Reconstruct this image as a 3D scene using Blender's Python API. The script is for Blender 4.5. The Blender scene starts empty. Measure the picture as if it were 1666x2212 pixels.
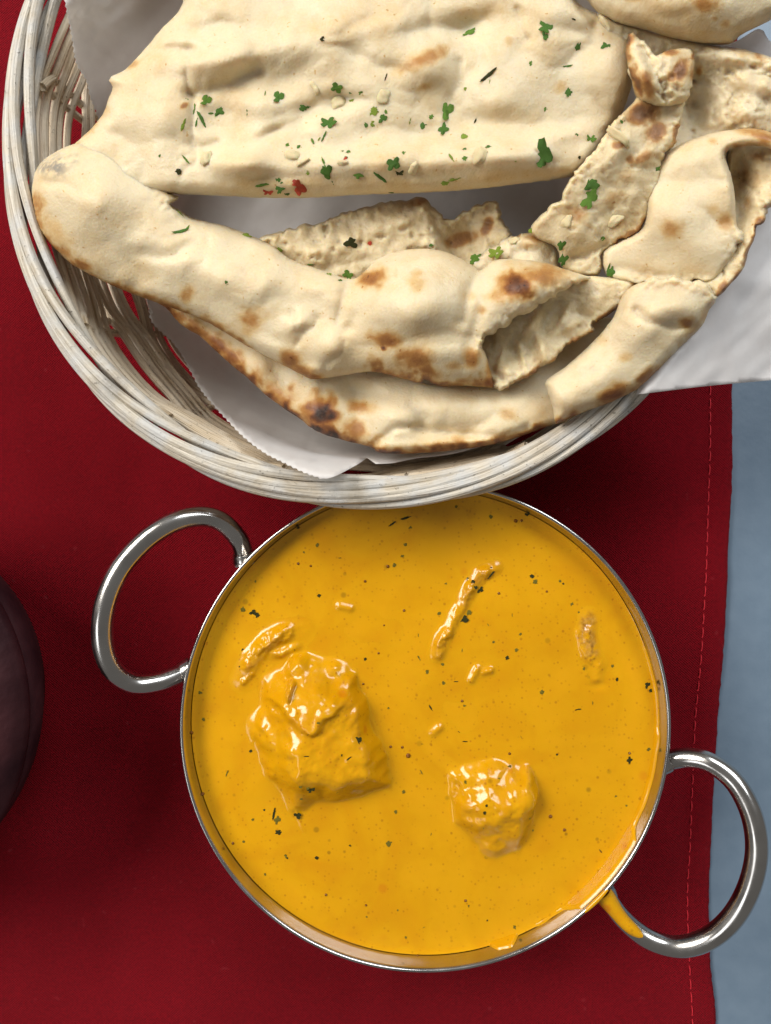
import bpy, math, random
import numpy as np
from mathutils import Vector, noise as mnoise
from mathutils.geometry import delaunay_2d_cdt

# ------------------------------------------------------------------ camera, world, lights, exposure
sc = bpy.context.scene
COL = sc.collection
HCAM = 0.29            # lens height above the cloth, metres
F = 1597.0             # focal length in layout pixels (layout picture is 1666 x 2212)
CU, CV = 833.0, 1106.0
cam_d = bpy.data.cameras.new('camera')
cam = bpy.data.objects.new('camera', cam_d); COL.objects.link(cam)
cam.location = (0, 0, HCAM)
cam_d.sensor_fit = 'VERTICAL'; cam_d.sensor_height = 36.0; cam_d.lens = 36.0 * F / 2212.0
cam_d.clip_start = 0.005; cam_d.clip_end = 50
cam_d.dof.use_dof = True; cam_d.dof.focus_distance = 0.228; cam_d.dof.aperture_fstop = 24.0
sc.camera = cam

w = bpy.data.worlds.new('World'); sc.world = w; w.use_nodes = True
bg = w.node_tree.nodes['Background']
bg.inputs[0].default_value = (1.0, 0.97, 0.93, 1); bg.inputs[1].default_value = 0.155

def area(name, loc, target, size, power, color):
    d = bpy.data.lights.new(name, 'AREA'); d.shape = 'RECTANGLE'
    d.size, d.size_y = size; d.energy = power; d.color = color
    o = bpy.data.objects.new(name, d); COL.objects.link(o); o.location = loc
    o.rotation_euler = (Vector(target) - Vector(loc)).to_track_quat('-Z', 'Y').to_euler()
    return o
area('ceiling_panel_lamp', (-0.95, 0.50, 1.05), (0, 0, 0.03), (0.95, 0.55), 27, (1.0, 0.965, 0.92))
area('ceiling_panel_lamp', (0.62, 0.98, 1.12), (0, 0, 0.03), (0.95, 0.60), 19, (0.90, 0.95, 1.0))
area('ceiling_panel_lamp', (-0.95, -0.70, 1.20), (0, 0, 0.03), (0.6, 0.4), 2.5, (0.95, 0.97, 1.0))
sc.view_settings.view_transform = 'Standard'; sc.view_settings.look = 'None'
sc.view_settings.exposure = 0.0; sc.view_settings.gamma = 1.0
sc.render.engine = 'CYCLES'

# ------------------------------------------------------------------ helpers
rng = random.Random(7)
def PX(u, v, z):
    """photo direction (u, v) met at height z -> world x, y, z"""
    k = (HCAM - z) / F
    return ((u - CU) * k, (CV - v) * k, z)
def PXn(u, v, z):
    k = (HCAM - z) / F
    return np.stack([(u - CU) * k, (CV - v) * k, z], -1)

def vnoise(x, y, seed=0):
    xi = np.floor(x).astype(np.int64); yi = np.floor(y).astype(np.int64)
    xf = x - xi; yf = y - yi
    def h(a, b):
        n = (a * 374761393 + b * 668265263 + seed * 1442695041) & 0xffffffff
        n = ((n ^ (n >> 13)) * 1274126177) & 0xffffffff
        n = (n ^ (n >> 16)) & 0xffffffff
        return n / 4294967295.0 * 2 - 1
    sx = xf * xf * xf * (xf * (xf * 6 - 15) + 10); sy = yf * yf * yf * (yf * (yf * 6 - 15) + 10)
    a = h(xi, yi) * (1 - sx) + h(xi + 1, yi) * sx
    b = h(xi, yi + 1) * (1 - sx) + h(xi + 1, yi + 1) * sx
    return a * (1 - sy) + b * sy
def fbm(x, y, seed=0, octv=3, gain=0.5):
    s = 0; a = 1
    for i in range(octv):
        s = s + a * vnoise(x * 2 ** i + 17.3 * i, y * 2 ** i - 9.1 * i, seed + i); a *= gain
    return s

def catmull(pts, n, closed):
    pts = np.array(pts, float); N = len(pts); out = []
    segs = N if closed else N - 1
    for i in range(segs):
        if closed:
            p0, p1, p2, p3 = pts[(i - 1) % N], pts[i], pts[(i + 1) % N], pts[(i + 2) % N]
        else:
            p1, p2 = pts[i], pts[i + 1]
            p0 = pts[i - 1] if i > 0 else 2 * p1 - p2
            p3 = pts[i + 2] if i + 2 < N else 2 * p2 - p1
        m = n if np.isscalar(n) else max(1, int(np.linalg.norm((p2 - p1)[:2]) / n[0]))
        for j in range(m):
            t = j / m
            out.append(0.5 * (2 * p1 + (p2 - p0) * t + (2 * p0 - 5 * p1 + 4 * p2 - p3) * t * t + (3 * p1 - p0 - 3 * p2 + p3) * t ** 3))
    if not closed: out.append(pts[-1])
    return np.array(out)

def dist_poly(u, v, pts, closed=False):
    pts = np.asarray(pts, float); best = np.full(np.shape(u), 1e9)
    n = len(pts)
    for i in range(n if closed else n - 1):
        a = pts[i]; b = pts[(i + 1) % n]; d = b - a; L = d @ d + 1e-9
        t = np.clip(((u - a[0]) * d[0] + (v - a[1]) * d[1]) / L, 0, 1)
        best = np.minimum(best, (u - a[0] - t * d[0]) ** 2 + (v - a[1] - t * d[1]) ** 2)
    return np.sqrt(best)
def inside_poly(u, v, pts):
    pts = np.asarray(pts, float); c = np.zeros(np.shape(u), bool); n = len(pts)
    for i in range(n):
        a = pts[i]; b = pts[(i + 1) % n]
        if a[1] == b[1]: continue
        cond = ((a[1] > v) != (b[1] > v))
        c ^= cond & (u < (b[0] - a[0]) * (v - a[1]) / (b[1] - a[1]) + a[0])
    return c
def sstep(a, b, x):
    t = np.clip((x - a) / (b - a), 0, 1); return t * t * (3 - 2 * t)

class TPS:
    def __init__(s, pts, reg=1e-3):
        p = np.array(pts, float); s.x = p[:, :2] / 1000.0; n = len(p)
        d = np.linalg.norm(s.x[:, None] - s.x[None], axis=-1)
        K = np.where(d > 0, d * d * np.log(d + 1e-12), 0) + np.eye(n) * reg
        Pm = np.hstack([np.ones((n, 1)), s.x]); A = np.zeros((n + 3, n + 3))
        A[:n, :n] = K; A[:n, n:] = Pm; A[n:, :n] = Pm.T
        s.w = np.linalg.lstsq(A, np.concatenate([p[:, 2], np.zeros(3)]), rcond=None)[0]; s.n = n
    def __call__(s, u, v):
        u = np.asarray(u, float) / 1000; v = np.asarray(v, float) / 1000
        r = s.w[s.n] + s.w[s.n + 1] * u + s.w[s.n + 2] * v
        for i in range(s.n):
            d2 = (u - s.x[i, 0]) ** 2 + (v - s.x[i, 1]) ** 2
            r = r + s.w[i] * 0.5 * d2 * np.log(d2 + 1e-12)
        return r

def link(name, me, mat, parent=None):
    o = bpy.data.objects.new(name, me); COL.objects.link(o)
    if mat is not None and not me.materials: me.materials.append(mat)
    if parent is not None: o.parent = parent
    return o
def mesh(name, verts, faces, mat=None, parent=None, smooth=True):
    me = bpy.data.meshes.new(name)
    me.from_pydata([tuple(map(float, p)) for p in verts], [], [tuple(map(int, f)) for f in faces])
    if smooth: me.polygons.foreach_set('use_smooth', [True] * len(me.polygons))
    me.update()
    return link(name, me, mat, parent)
def tag(o, label, cat, group=None):
    o['label'] = label; o['category'] = cat
    if group: o['group'] = group
    return o
def empty(name, loc, label=None, cat=None, group=None):
    o = bpy.data.objects.new(name, None); COL.objects.link(o); o.empty_display_size = 0.01
    if label: tag(o, label, cat, group)
    return o
def fattr(me, name, vals):
    a = me.attributes.new(name, 'FLOAT', 'POINT'); a.data.foreach_set('value', np.asarray(vals, np.float32))

def tube(name, path, rad, mat, parent=None, nseg=8, closed=False, flat=1.0):
    path = np.array(path, float); N = len(path)
    rad = np.full(N, rad) if np.isscalar(rad) else np.array(rad)
    T = (np.roll(path, -1, 0) - np.roll(path, 1, 0)) if closed else np.gradient(path, axis=0)
    T /= np.linalg.norm(T, axis=1, keepdims=True) + 1e-12
    up = np.array([0, 0, 1.0])
    verts = []; uvs = []; L = 0
    for i in range(N):
        s = np.cross(T[i], up); s /= np.linalg.norm(s) + 1e-9; n2 = np.cross(s, T[i])
        if i: L += np.linalg.norm(path[i] - path[i - 1])
        for j in range(nseg):
            a = 2 * math.pi * j / nseg
            verts.append(path[i] + rad[i] * (math.cos(a) * s + flat * math.sin(a) * n2)); uvs.append((L, j / nseg))
    faces = []
    for i in range(N if closed else N - 1):
        for j in range(nseg):
            i2 = (i + 1) % N; j2 = (j + 1) % nseg
            faces.append((i * nseg + j, i2 * nseg + j, i2 * nseg + j2, i * nseg + j2))
    if not closed:
        faces.append(tuple(range(nseg))[::-1]); faces.append(tuple(range((N - 1) * nseg, N * nseg)))
    o = mesh(name, verts, faces, mat, parent)
    fattr(o.data, 'along', [q[0] for q in uvs]); fattr(o.data, 'round', [q[1] for q in uvs])
    return o

# ------------------------------------------------------------------ materials
class NT:
    def __init__(s, name):
        s.m = bpy.data.materials.new(name); s.m.use_nodes = True; s.t = s.m.node_tree
        s.b = s.t.nodes['Principled BSDF']; s.out = s.t.nodes['Material Output']
    def n(s, ty, **kw):
        nd = s.t.nodes.new(ty)
        for k, v in kw.items():
            if k.startswith('i_'): 
                key = k[2:]; key = int(key) if key.isdigit() else key.replace('_', ' ')
                nd.inputs[key].default_value = v
            else: setattr(nd, k, v)
        return nd
    def l(s, a, b): s.t.links.new(a, b)
    def math(s, op, a, b=None, c=None, clamp=False):
        nd = s.n('ShaderNodeMath', operation=op); nd.use_clamp = clamp
        for i, q in enumerate((a, b, c)):
            if q is None: continue
            if isinstance(q, (int, float)): nd.inputs[i].default_value = q
            else: s.l(q, nd.inputs[i])
        return nd.outputs[0]
    def mix(s, fac, a, b, blend='MIX'):
        nd = s.n('ShaderNodeMix', data_type='RGBA', blend_type=blend)
        for i, q in ((0, fac), (6, a), (7, b)):
            if isinstance(q, (int, float)): nd.inputs[i].default_value = q
            elif isinstance(q, tuple): nd.inputs[i].default_value = q if len(q) == 4 else q + (1,)
            else: s.l(q, nd.inputs[i])
        return nd.outputs[2]
    def attr(s, name): return s.n('ShaderNodeAttribute', attribute_name=name).outputs['Fac']
    def noise(s, vec, scale, detail=3, rough=0.5):
        nd = s.n('ShaderNodeTexNoise'); nd.inputs['Scale'].default_value = scale
        nd.inputs['Detail'].default_value = detail; nd.inputs['Roughness'].default_value = rough
        s.l(vec, nd.inputs['Vector']); return nd.outputs['Fac']
    def ramp(s, fac, stops, interp='LINEAR'):
        nd = s.n('ShaderNodeValToRGB'); cr = nd.color_ramp; cr.interpolation = interp
        while len(cr.elements) < len(stops): cr.elements.new(0.5)
        for e, (p, c) in zip(cr.elements, stops): e.position = p; e.color = tuple(c) + (1,)
        s.l(fac, nd.inputs[0]); return nd.outputs[0]
    def rng(s, x, a, b, c=0.0, d=1.0):
        nd = s.n('ShaderNodeMapRange'); s.l(x, nd.inputs[0])
        for i, q in enumerate((a, b, c, d)): nd.inputs[i + 1].default_value = q
        return nd.outputs[0]
    def bump(s, h, dist, strength=1.0, normal=None):
        nd = s.n('ShaderNodeBump'); nd.inputs['Strength'].default_value = strength
        nd.inputs['Distance'].default_value = dist; s.l(h, nd.inputs['Height'])
        if normal is not None: s.l(normal, nd.inputs['Normal'])
        return nd.outputs[0]
    def obj(s): return s.n('ShaderNodeTexCoord').outputs['Object']
    def set(s, **kw):
        for k, v in kw.items(): s.b.inputs[k.replace('_', ' ')].default_value = v

def mat_bread(name, base=(0.645, 0.537, 0.348), crumbc=(0.66, 0.55, 0.36)):
    m = NT(name); co = m.obj()
    n1 = m.noise(co, 45, 4); n2 = m.noise(co, 420, 3); n3 = m.noise(co, 1500, 2)
    t = m.attr('toast')
    t = m.math('ADD', t, m.math('MULTIPLY', m.math('MULTIPLY', m.math('SUBTRACT', n2, 0.5), 0.55), m.math('MINIMUM', m.math('MULTIPLY', t, 1.6), 0.45)))
    n4 = m.noise(co, 130, 5, 0.6)
    t = m.math('ADD', t, m.math('ADD', m.rng(n1, 0.45, 0.75, 0, 0.13), m.rng(n4, 0.48, 0.75, 0, 0.09)))
    fl = m.noise(co, 700, 1); t = m.math('ADD', t, m.math('MULTIPLY', m.rng(fl, 0.73, 0.78), 0.22), clamp=True)
    col = m.ramp(t, [(0, base), (0.2, (0.56, 0.385, 0.175)), (0.42, (0.40, 0.195, 0.052)), (0.66, (0.23, 0.082, 0.018)), (0.86, (0.105, 0.032, 0.009)), (1, (0.030, 0.012, 0.006))])
    cr = m.attr('crumb')
    crc = m.ramp(m.noise(co, 260, 4), [(0.35, (0.54, 0.42, 0.23)), (0.6, crumbc)])
    col = m.mix(m.math('MULTIPLY', cr, m.rng(t, 0.12, 0.45, 1, 0.15)), col, crc)
    col = m.mix(m.math('MULTIPLY', m.rng(n3, 0.35, 0.65, 0.0, 0.12), m.rng(t, 0.1, 0.4, 1, 0.1)), col, (0.80, 0.70, 0.50), 'MIX')
    soot = m.math('MULTIPLY', m.attr('soot'), m.rng(n2, 0.34, 0.56))
    col = m.mix(m.math('MULTIPLY', soot, 0.85), col, (0.12, 0.12, 0.115))
    m.l(col, m.b.inputs['Base Color'])
    hb = m.math('ADD', m.math('ADD', m.math('MULTIPLY', n2, 0.30), m.math('MULTIPLY', n4, 0.5)), m.math('MULTIPLY', n3, 0.26))
    pv = m.n('ShaderNodeTexVoronoi'); pv.inputs['Scale'].default_value = 520; m.l(co, pv.inputs['Vector'])
    hb = m.math('ADD', hb, m.math('MULTIPLY', m.rng(pv.outputs['Distance'], 0.0, 0.35, -0.14, 0.0), 1.0))
    hb = m.math('ADD', hb, m.math('MULTIPLY', m.math('MULTIPLY', m.noise(co, 420, 4), cr), 0.8))
    m.l(m.bump(hb, 0.0009, 0.55), m.b.inputs['Normal'])
    m.l(m.rng(n1, 0.3, 0.7, 0.42, 0.62), m.b.inputs['Roughness'])
    m.set(Subsurface_Weight=0.6, Subsurface_Radius=(1.0, 0.66, 0.32), Subsurface_Scale=0.0045, Specular_IOR_Level=0.35)
    return m.m

def mat_curry():
    m = NT('orange_curry_sauce'); co = m.obj()
    n1 = m.noise(co, 30, 3); n2 = m.noise(co, 160, 4, 0.6)
    col = m.ramp(n1, [(0.3, (0.555, 0.262, 0.0008)), (0.7, (0.60, 0.290, 0.001))])
    col = m.mix(m.rng(n2, 0.5, 0.8, 0, 0.45), col, (0.50, 0.210, 0.0012))
    sw = m.n('ShaderNodeTexNoise'); sw.inputs['Scale'].default_value = 22; sw.inputs['Detail'].default_value = 5; sw.inputs['Distortion'].default_value = 2.2; m.l(co, sw.inputs['Vector'])
    col = m.mix(m.rng(sw.outputs['Fac'], 0.46, 0.70, 0, 0.5), col, (0.65, 0.305, 0.004))
    col = m.mix(m.rng(sw.outputs['Fac'], 0.52, 0.30, 0, 0.4), col, (0.51, 0.188, 0.001))
    def specks(scale, thr, keep, color, c, amt):
        vo = m.n('ShaderNodeTexVoronoi'); vo.inputs['Scale'].default_value = scale; m.l(co, vo.inputs['Vector'])
        k = m.n('ShaderNodeSeparateColor'); m.l(vo.outputs['Color'], k.inputs[0])
        near = m.rng(vo.outputs['Distance'], thr * 0.5, thr, 1, 0)
        f = m.math('MULTIPLY', near, m.math('GREATER_THAN', k.outputs[0], keep))
        f = m.math('MULTIPLY', f, m.math('MULTIPLY_ADD', k.outputs[1], 0.7, 0.3))
        return m.mix(m.math('MULTIPLY', f, amt), c, color)
    col = specks(430, 0.26, 0.88, (0.26, 0.075, 0.003), col, 0.55)
    col = specks(760, 0.36, 0.72, (0.32, 0.10, 0.003), col, 0.55)
    col = specks(90, 0.11, 0.55, (0.14, 0.075, 0.004), col, 0.55)
    col = specks(190, 0.15, 0.90, (0.16, 0.075, 0.004), col, 0.7)
    col = specks(150, 0.30, 0.90, (0.48, 0.11, 0.004), col, 0.5)
    bare = m.math('MULTIPLY', m.attr('bare'), m.rng(m.noise(co, 330, 4, 0.65), 0.36, 0.56))
    mc = m.ramp(m.noise(co, 520, 3), [(0.35, (0.20, 0.075, 0.006)), (0.65, (0.52, 0.27, 0.045))])
    col = m.mix(m.math('MULTIPLY', bare, 0.85), col, mc)
    m.l(col, m.b.inputs['Base Color'])
    rb = m.math('ADD', m.attr('meat'), m.math('MULTIPLY', m.attr('bare'), 2.0))
    h = m.math('ADD', m.math('MULTIPLY', n2, 0.12), m.math('MULTIPLY', m.math('MULTIPLY', m.noise(co, 300, 3), rb), 0.16))
    m.l(m.bump(h, 0.0007, 0.4), m.b.inputs['Normal'])
    m.l(m.rng(m.noise(co, 90, 3), 0.3, 0.7, 0.13, 0.22), m.b.inputs['Roughness'])
    m.set(Subsurface_Weight=0.12, Subsurface_Radius=(1.0, 0.35, 0.05), Subsurface_Scale=0.0018, Specular_IOR_Level=0.5)
    return m.m

def mat_steel():
    m = NT('brushed_steel'); co = m.obj()
    n = m.noise(co, 120, 3); n2 = m.noise(co, 60, 3)
    m.l(m.ramp(n2, [(0.3, (0.50, 0.475, 0.445)), (0.7, (0.60, 0.575, 0.54))]), m.b.inputs['Base Color'])
    m.l(m.rng(n, 0.3, 0.7, 0.15, 0.26), m.b.inputs['Roughness'])
    m.set(Metallic=1.0)
    return m.m

def mat_wicker(name, a, b, dark, grey):
    m = NT(name); co = m.obj()
    cx = m.n('ShaderNodeCombineXYZ'); m.l(m.math('MULTIPLY', m.attr('along'), 45), cx.inputs[0])
    m.l(m.math('MULTIPLY', m.attr('round'), 14), cx.inputs[1])
    oi = m.n('ShaderNodeObjectInfo'); m.l(m.math('MULTIPLY', oi.outputs['Random'], 50), cx.inputs[2])
    st = m.noise(cx.outputs[0], 1.0, 3); n2 = m.noise(co, 130, 4); n3 = m.noise(co, 900, 2)
    col = m.ramp(st, [(0.30, a), (0.62, b)])
    col = m.mix(m.rng(n2, 0.42, 0.66), col, grey)
    col = m.mix(m.math('MULTIPLY', m.rng(n3, 0.66, 0.74), 0.6), col, dark)
    col = m.mix(m.math('MULTIPLY', m.rng(m.noise(co, 60, 5), 0.60, 0.72), 0.35), col, dark)
    m.l(col, m.b.inputs['Base Color'])
    m.l(m.bump(m.math('ADD', st, m.math('MULTIPLY', n3, 0.3)), 0.0010, 0.7), m.b.inputs['Normal'])
    m.set(Roughness=0.5, Specular_IOR_Level=0.4)
    return m.m

def mat_paper():
    m = NT('greaseproof_paper'); co = m.obj(); t = m.t
    n = m.noise(co, 120, 5, 0.65); n2 = m.noise(co, 22, 3)
    col = m.ramp(n, [(0.3, (0.82, 0.79, 0.76)), (0.7, (0.88, 0.86, 0.835))])
    m.l(col, m.b.inputs['Base Color'])
    nb = m.bump(m.math('ADD', m.math('MULTIPLY', n2, 1.0), m.math('MULTIPLY', n, 0.12)), 0.0016, 0.22)
    m.l(nb, m.b.inputs['Normal']); m.set(Roughness=0.48, Specular_IOR_Level=0.4)
    tr = m.n('ShaderNodeBsdfTranslucent'); m.l(col, tr.inputs[0]); m.l(nb, tr.inputs[1])
    tp = m.n('ShaderNodeBsdfTransparent')
    a = m.n('ShaderNodeMixShader'); a.inputs[0].default_value = 0.38; m.l(m.b.outputs[0], a.inputs[1]); m.l(tr.outputs[0], a.inputs[2])
    b = m.n('ShaderNodeMixShader'); b.inputs[0].default_value = 0.16; m.l(a.outputs[0], b.inputs[1]); m.l(tp.outputs[0], b.inputs[2])
    m.l(b.outputs[0], m.out.inputs[0])
    return m.m

def mat_cloth():
    m = NT('red_woven_cotton'); co = m.obj()
    sp = m.n('ShaderNodeSeparateXYZ'); dst = m.n('ShaderNodeVectorMath', operation='ADD'); 
    nz = m.n('ShaderNodeTexNoise'); nz.inputs['Scale'].default_value = 25; m.l(co, nz.inputs['Vector'])
    sc2 = m.n('ShaderNodeVectorMath', operation='SCALE'); m.l(nz.outputs['Color'], sc2.inputs[0]); sc2.inputs['Scale'].default_value = 0.0022
    m.l(co, dst.inputs[0]); m.l(sc2.outputs[0], dst.inputs[1]); m.l(dst.outputs[0], sp.inputs[0])
    p = 0.00105
    sx = m.math('SINE', m.math('MULTIPLY', sp.outputs[0], 2 * math.pi / p)); sy = m.math('SINE', m.math('MULTIPLY', sp.outputs[1], 2 * math.pi / (p * 0.9)))
    wv = m.math('MULTIPLY', sx, sy)
    fine = m.noise(co, 1100, 2); big = m.noise(co, 14, 3)
    h = m.math('ADD', m.math('MULTIPLY', wv, 0.5), m.math('MULTIPLY', fine, 1.0))
    col = m.ramp(big, [(0.3, (0.30, 0.004, 0.010)), (0.7, (0.37, 0.005, 0.013))])
    col = m.mix(m.rng(h, -0.1, 1.05, 0.85, 0.0), col, (0.07, 0.0008, 0.004))
    col = m.mix(m.rng(m.noise(co, 260, 1), 0.74, 0.80, 0, 0.25), col, (0.40, 0.06, 0.07))
    m.l(col, m.b.inputs['Base Color'])
    m.l(m.bump(h, 0.0007, 1.0), m.b.inputs['Normal'])
    m.set(Roughness=0.9, Specular_IOR_Level=0.08, Sheen_Weight=0.04, Sheen_Roughness=0.5)
    m.b.inputs['Sheen Tint'].default_value = (1, 0.35, 0.4, 1)
    return m.m

def mat_simple(name, a, b, scale, rough, bumpd=0.0005, spec=0.4, **kw):
    m = NT(name); co = m.obj(); n = m.noise(co, scale, 4)
    m.l(m.ramp(n, [(0.3, a), (0.7, b)]), m.b.inputs['Base Color'])
    m.l(m.bump(m.noise(co, scale * 2.5, 3), bumpd, 0.5), m.b.inputs['Normal'])
    m.set(Roughness=rough, Specular_IOR_Level=spec, **kw)
    return m.m

M = dict(
    bread=mat_bread('baked_naan_dough'),
    crumb=mat_bread('torn_naan_crumb', crumbc=(0.66, 0.54, 0.33)),
    curry=mat_curry(), steel=mat_steel(),
    wick=mat_wicker('natural_wicker', (0.46, 0.34, 0.20), (0.72, 0.60, 0.43), (0.13, 0.08, 0.04), (0.66, 0.56, 0.42)),
    rim=mat_wicker('whitewashed_wicker', (0.36, 0.30, 0.215), (0.60, 0.54, 0.44), (0.06, 0.045, 0.03), (0.50, 0.485, 0.45)),
    paper=mat_paper(), cloth=mat_cloth(),
    table=mat_simple('grey_laminate', (0.130, 0.180, 0.234), (0.148, 0.200, 0.255), 150, 0.4, 0.0002),
    thread=mat_simple('red_thread', (0.55, 0.012, 0.025), (0.60, 0.02, 0.03), 300, 0.7),
    herb=mat_simple('chopped_green_herb', (0.026, 0.080, 0.010), (0.100, 0.215, 0.026), 330, 0.5, 0.0008, 0.25),
    herbm=mat_simple('fresh_green_herb', (0.045, 0.12, 0.012), (0.15, 0.27, 0.03), 420, 0.55, 0.0010, 0.25),
    herbd=mat_simple('dark_cooked_herb', (0.012, 0.014, 0.004), (0.050, 0.048, 0.008), 260, 0.5, 0.0006, 0.12),
    herbp=mat_simple('pale_green_herb', (0.10, 0.17, 0.015), (0.26, 0.32, 0.04), 200, 0.6, 0.0006, 0.2),
    herbo=mat_simple('olive_cooked_herb', (0.09, 0.075, 0.006), (0.20, 0.15, 0.01), 200, 0.6, 0.0006, 0.2),
    garlic=mat_simple('minced_garlic', (0.62, 0.50, 0.26), (0.72, 0.62, 0.38), 260, 0.28, 0.0005, Subsurface_Weight=0.3, Subsurface_Scale=0.002),
    chili=mat_simple('red_chili_flake', (0.30, 0.015, 0.006), (0.50, 0.06, 0.015), 260, 0.35, 0.0006),
    bub=mat_simple('sauce_bubble', (0.16, 0.055, 0.004), (0.24, 0.08, 0.004), 300, 0.12),
    meat=mat_simple('cooked_chicken', (0.27, 0.12, 0.012), (0.50, 0.26, 0.035), 480, 0.25, 0.003),
    clay=mat_simple('dark_brown_glazed_clay', (0.016, 0.004, 0.006), (0.060, 0.018, 0.020), 45, 0.6, 0.0015, 0.15),
)

# ------------------------------------------------------------------ table and cloth
def box(name, x0, x1, y0, y1, z0, z1, mat):
    v = [(x, y, z) for z in (z0, z1) for y in (y0, y1) for x in (x0, x1)]
    f = [(0, 2, 3, 1), (4, 5, 7, 6), (0, 1, 5, 4), (2, 6, 7, 3), (0, 4, 6, 2), (1, 3, 7, 5)]
    return mesh(name, v, f, mat, smooth=False)
o = box('tabletop', -0.55, 0.45, -0.5, 0.5, -0.03, -0.0014, M['table']); o['kind'] = 'structure'

edge = catmull([(1590, -700), (1590, 0), (1586, 500), (1580, 860), (1577, 1000), (1573, 1120), (1562, 1330), (1550, 1560), (1540, 1720), (1535, 1850), (1530, 1960), (1534, 2080), (1546, 2200), (1556, 2500), (1560, 2900)], 12, False)
stl = catmull([(1541, -700), (1541, 0), (1537, 500), (1532, 860), (1528, 1000), (1522, 1200), (1510, 1400), (1500, 1560), (1495, 1700), (1488, 1850), (1484, 1950), (1487, 2080), (1494, 2212), (1500, 2500), (1504, 2900)], 12, False)
def at_v(poly, v): return np.interp(v, poly[:, 1], poly[:, 0])
def cloth_z(u, v):
    e = at_v(edge, v) - u; s = at_v(stl, v)
    hem = 0.0005 * sstep(4, 0, np.abs(0) + np.clip(s - u, 0, 99) / 3)
    groove = -0.0004 * np.exp(-((u - s) / 5.0) ** 2)
    wav = 0.0011 * fbm(u / 300.0, v / 260.0, 3, 3) + 0.0003 * vnoise(u / 60.0, v / 300.0, 9)
    return 0.0010 + wav + hem + groove - 0.0005 * sstep(14, 0, e)
nu, nv = 300, 330
vv = np.linspace(-650, 2850, nv); tt = np.linspace(0, 1, nu) ** 0.75
VV = np.repeat(vv[:, None], nu, 1); UU = -900 + (at_v(edge, VV) + 900) * tt[None]
UU = UU + (tt[None] > 0.999) * 1.2 * vnoise(VV / 9, VV * 0, 5)
Z = cloth_z(UU, VV); W = PXn(UU, VV, Z * 0); W[..., 2] = Z
top = W.reshape(-1, 3); bot = top.copy(); bot[:, 2] = -0.00135
idx = np.arange(nu * nv).reshape(nv, nu); fs = []
for i in range(nv - 1):
    for j in range(nu - 1): fs.append((idx[i, j], idx[i + 1, j], idx[i + 1, j + 1], idx[i, j + 1]))
ring = list(idx[0, :]) + list(idx[1:, -1]) + list(idx[-1, -2::-1]) + list(idx[-2:0, 0])
Nn = nu * nv; rb = {}
vs = [tuple(p) for p in top]
for r in ring: rb[r] = len(vs); vs.append(tuple(bot[r]))
for a, b in zip(ring, ring[1:] + ring[:1]): fs.append((a, b, rb[b], rb[a]))
cloth = mesh('red_cloth', vs, fs, M['cloth'])
tag(cloth, 'deep red woven cotton cloth with a stitched hem lying on the grey table', 'tablecloth')
# running stitches along the hem
vcur = -60.0; sme = None
while vcur < 2290:
    L = 21.0
    a = np.array([at_v(stl, vcur), vcur]); b = np.array([at_v(stl, vcur + L), vcur + L])
    za = float(cloth_z(a[0], a[1])) + 0.0003; zb = float(cloth_z(b[0], b[1])) + 0.0003
    A = np.array(PX(a[0], a[1], 0)); B = np.array(PX(b[0], b[1], 0)); A[2] = za; B[2] = zb
    path = [A + (B - A) * t + np.array([0, 0, 0.00025 * math.sin(math.pi * t) - 0.0003 * (abs(t - .5) > .45)]) for t in np.linspace(0, 1, 5)]
    tube('stitch', path, 0.00022, M['thread'], cloth, 5)
    vcur += 29.0 + rng.uniform(-1, 1)

# ------------------------------------------------------------------ steel serving bowl
ZR = 0.050
BX, BY, _ = PX(919, 1571, ZR); RR = 531 * (HCAM - ZR) / F
bowl = empty('serving_bowl', None, 'round two-handled stainless steel bowl filled with orange curry', 'bowl'); bowl.location = (BX, BY, 0.001)
prof_out = [(0.0, 0.0), (0.046, 0.0), (0.050, 0.0006), (0.060, 0.006), (0.069, 0.016), (0.0750, 0.028), (RR - 0.0016, 0.040), (RR - 0.0007, 0.0465), (RR - 0.0002, 0.0480), (RR, 0.0487)]
prof_in = [(RR - 0.0002, 0.0491), (RR - 0.0006, 0.0493), (RR - 0.0011, 0.0491), (RR - 0.0014, 0.0480), (RR - 0.0017, 0.0465), (RR - 0.0024, 0.040), (0.0740, 0.028), (0.0678, 0.0165), (0.059, 0.0075), (0.049, 0.0016), (0.0, 0.0014)]
def wall_in(z):  # inner wall radius at absolute height z
    zs = [q[1] for q in prof_in[::-1]]; rs = [q[0] for q in prof_in[::-1]]
    return np.interp(np.asarray(z) - 0.001, zs, rs)
def lathe(name, prof, mat, parent, n=160, loc=(0, 0, 0)):
    vs = []; fs = []; k = len(prof)
    for i in range(n):
        a = 2 * math.pi * i / n
        for r, z in prof: vs.append((loc[0] + r * math.cos(a), loc[1] + r * math.sin(a), loc[2] + z))
    for i in range(n):
        i2 = (i + 1) % n
        for j in range(k - 1):
            fs.append((i * k + j, i2 * k + j, i2 * k + j + 1, i * k + j + 1))
    o = mesh(name, vs, fs, mat, parent)
    return o
lathe('bowl_wall', prof_out + prof_in[:-1] + [(0.0002, 0.0014)], M['steel'], bowl, 200)
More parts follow.
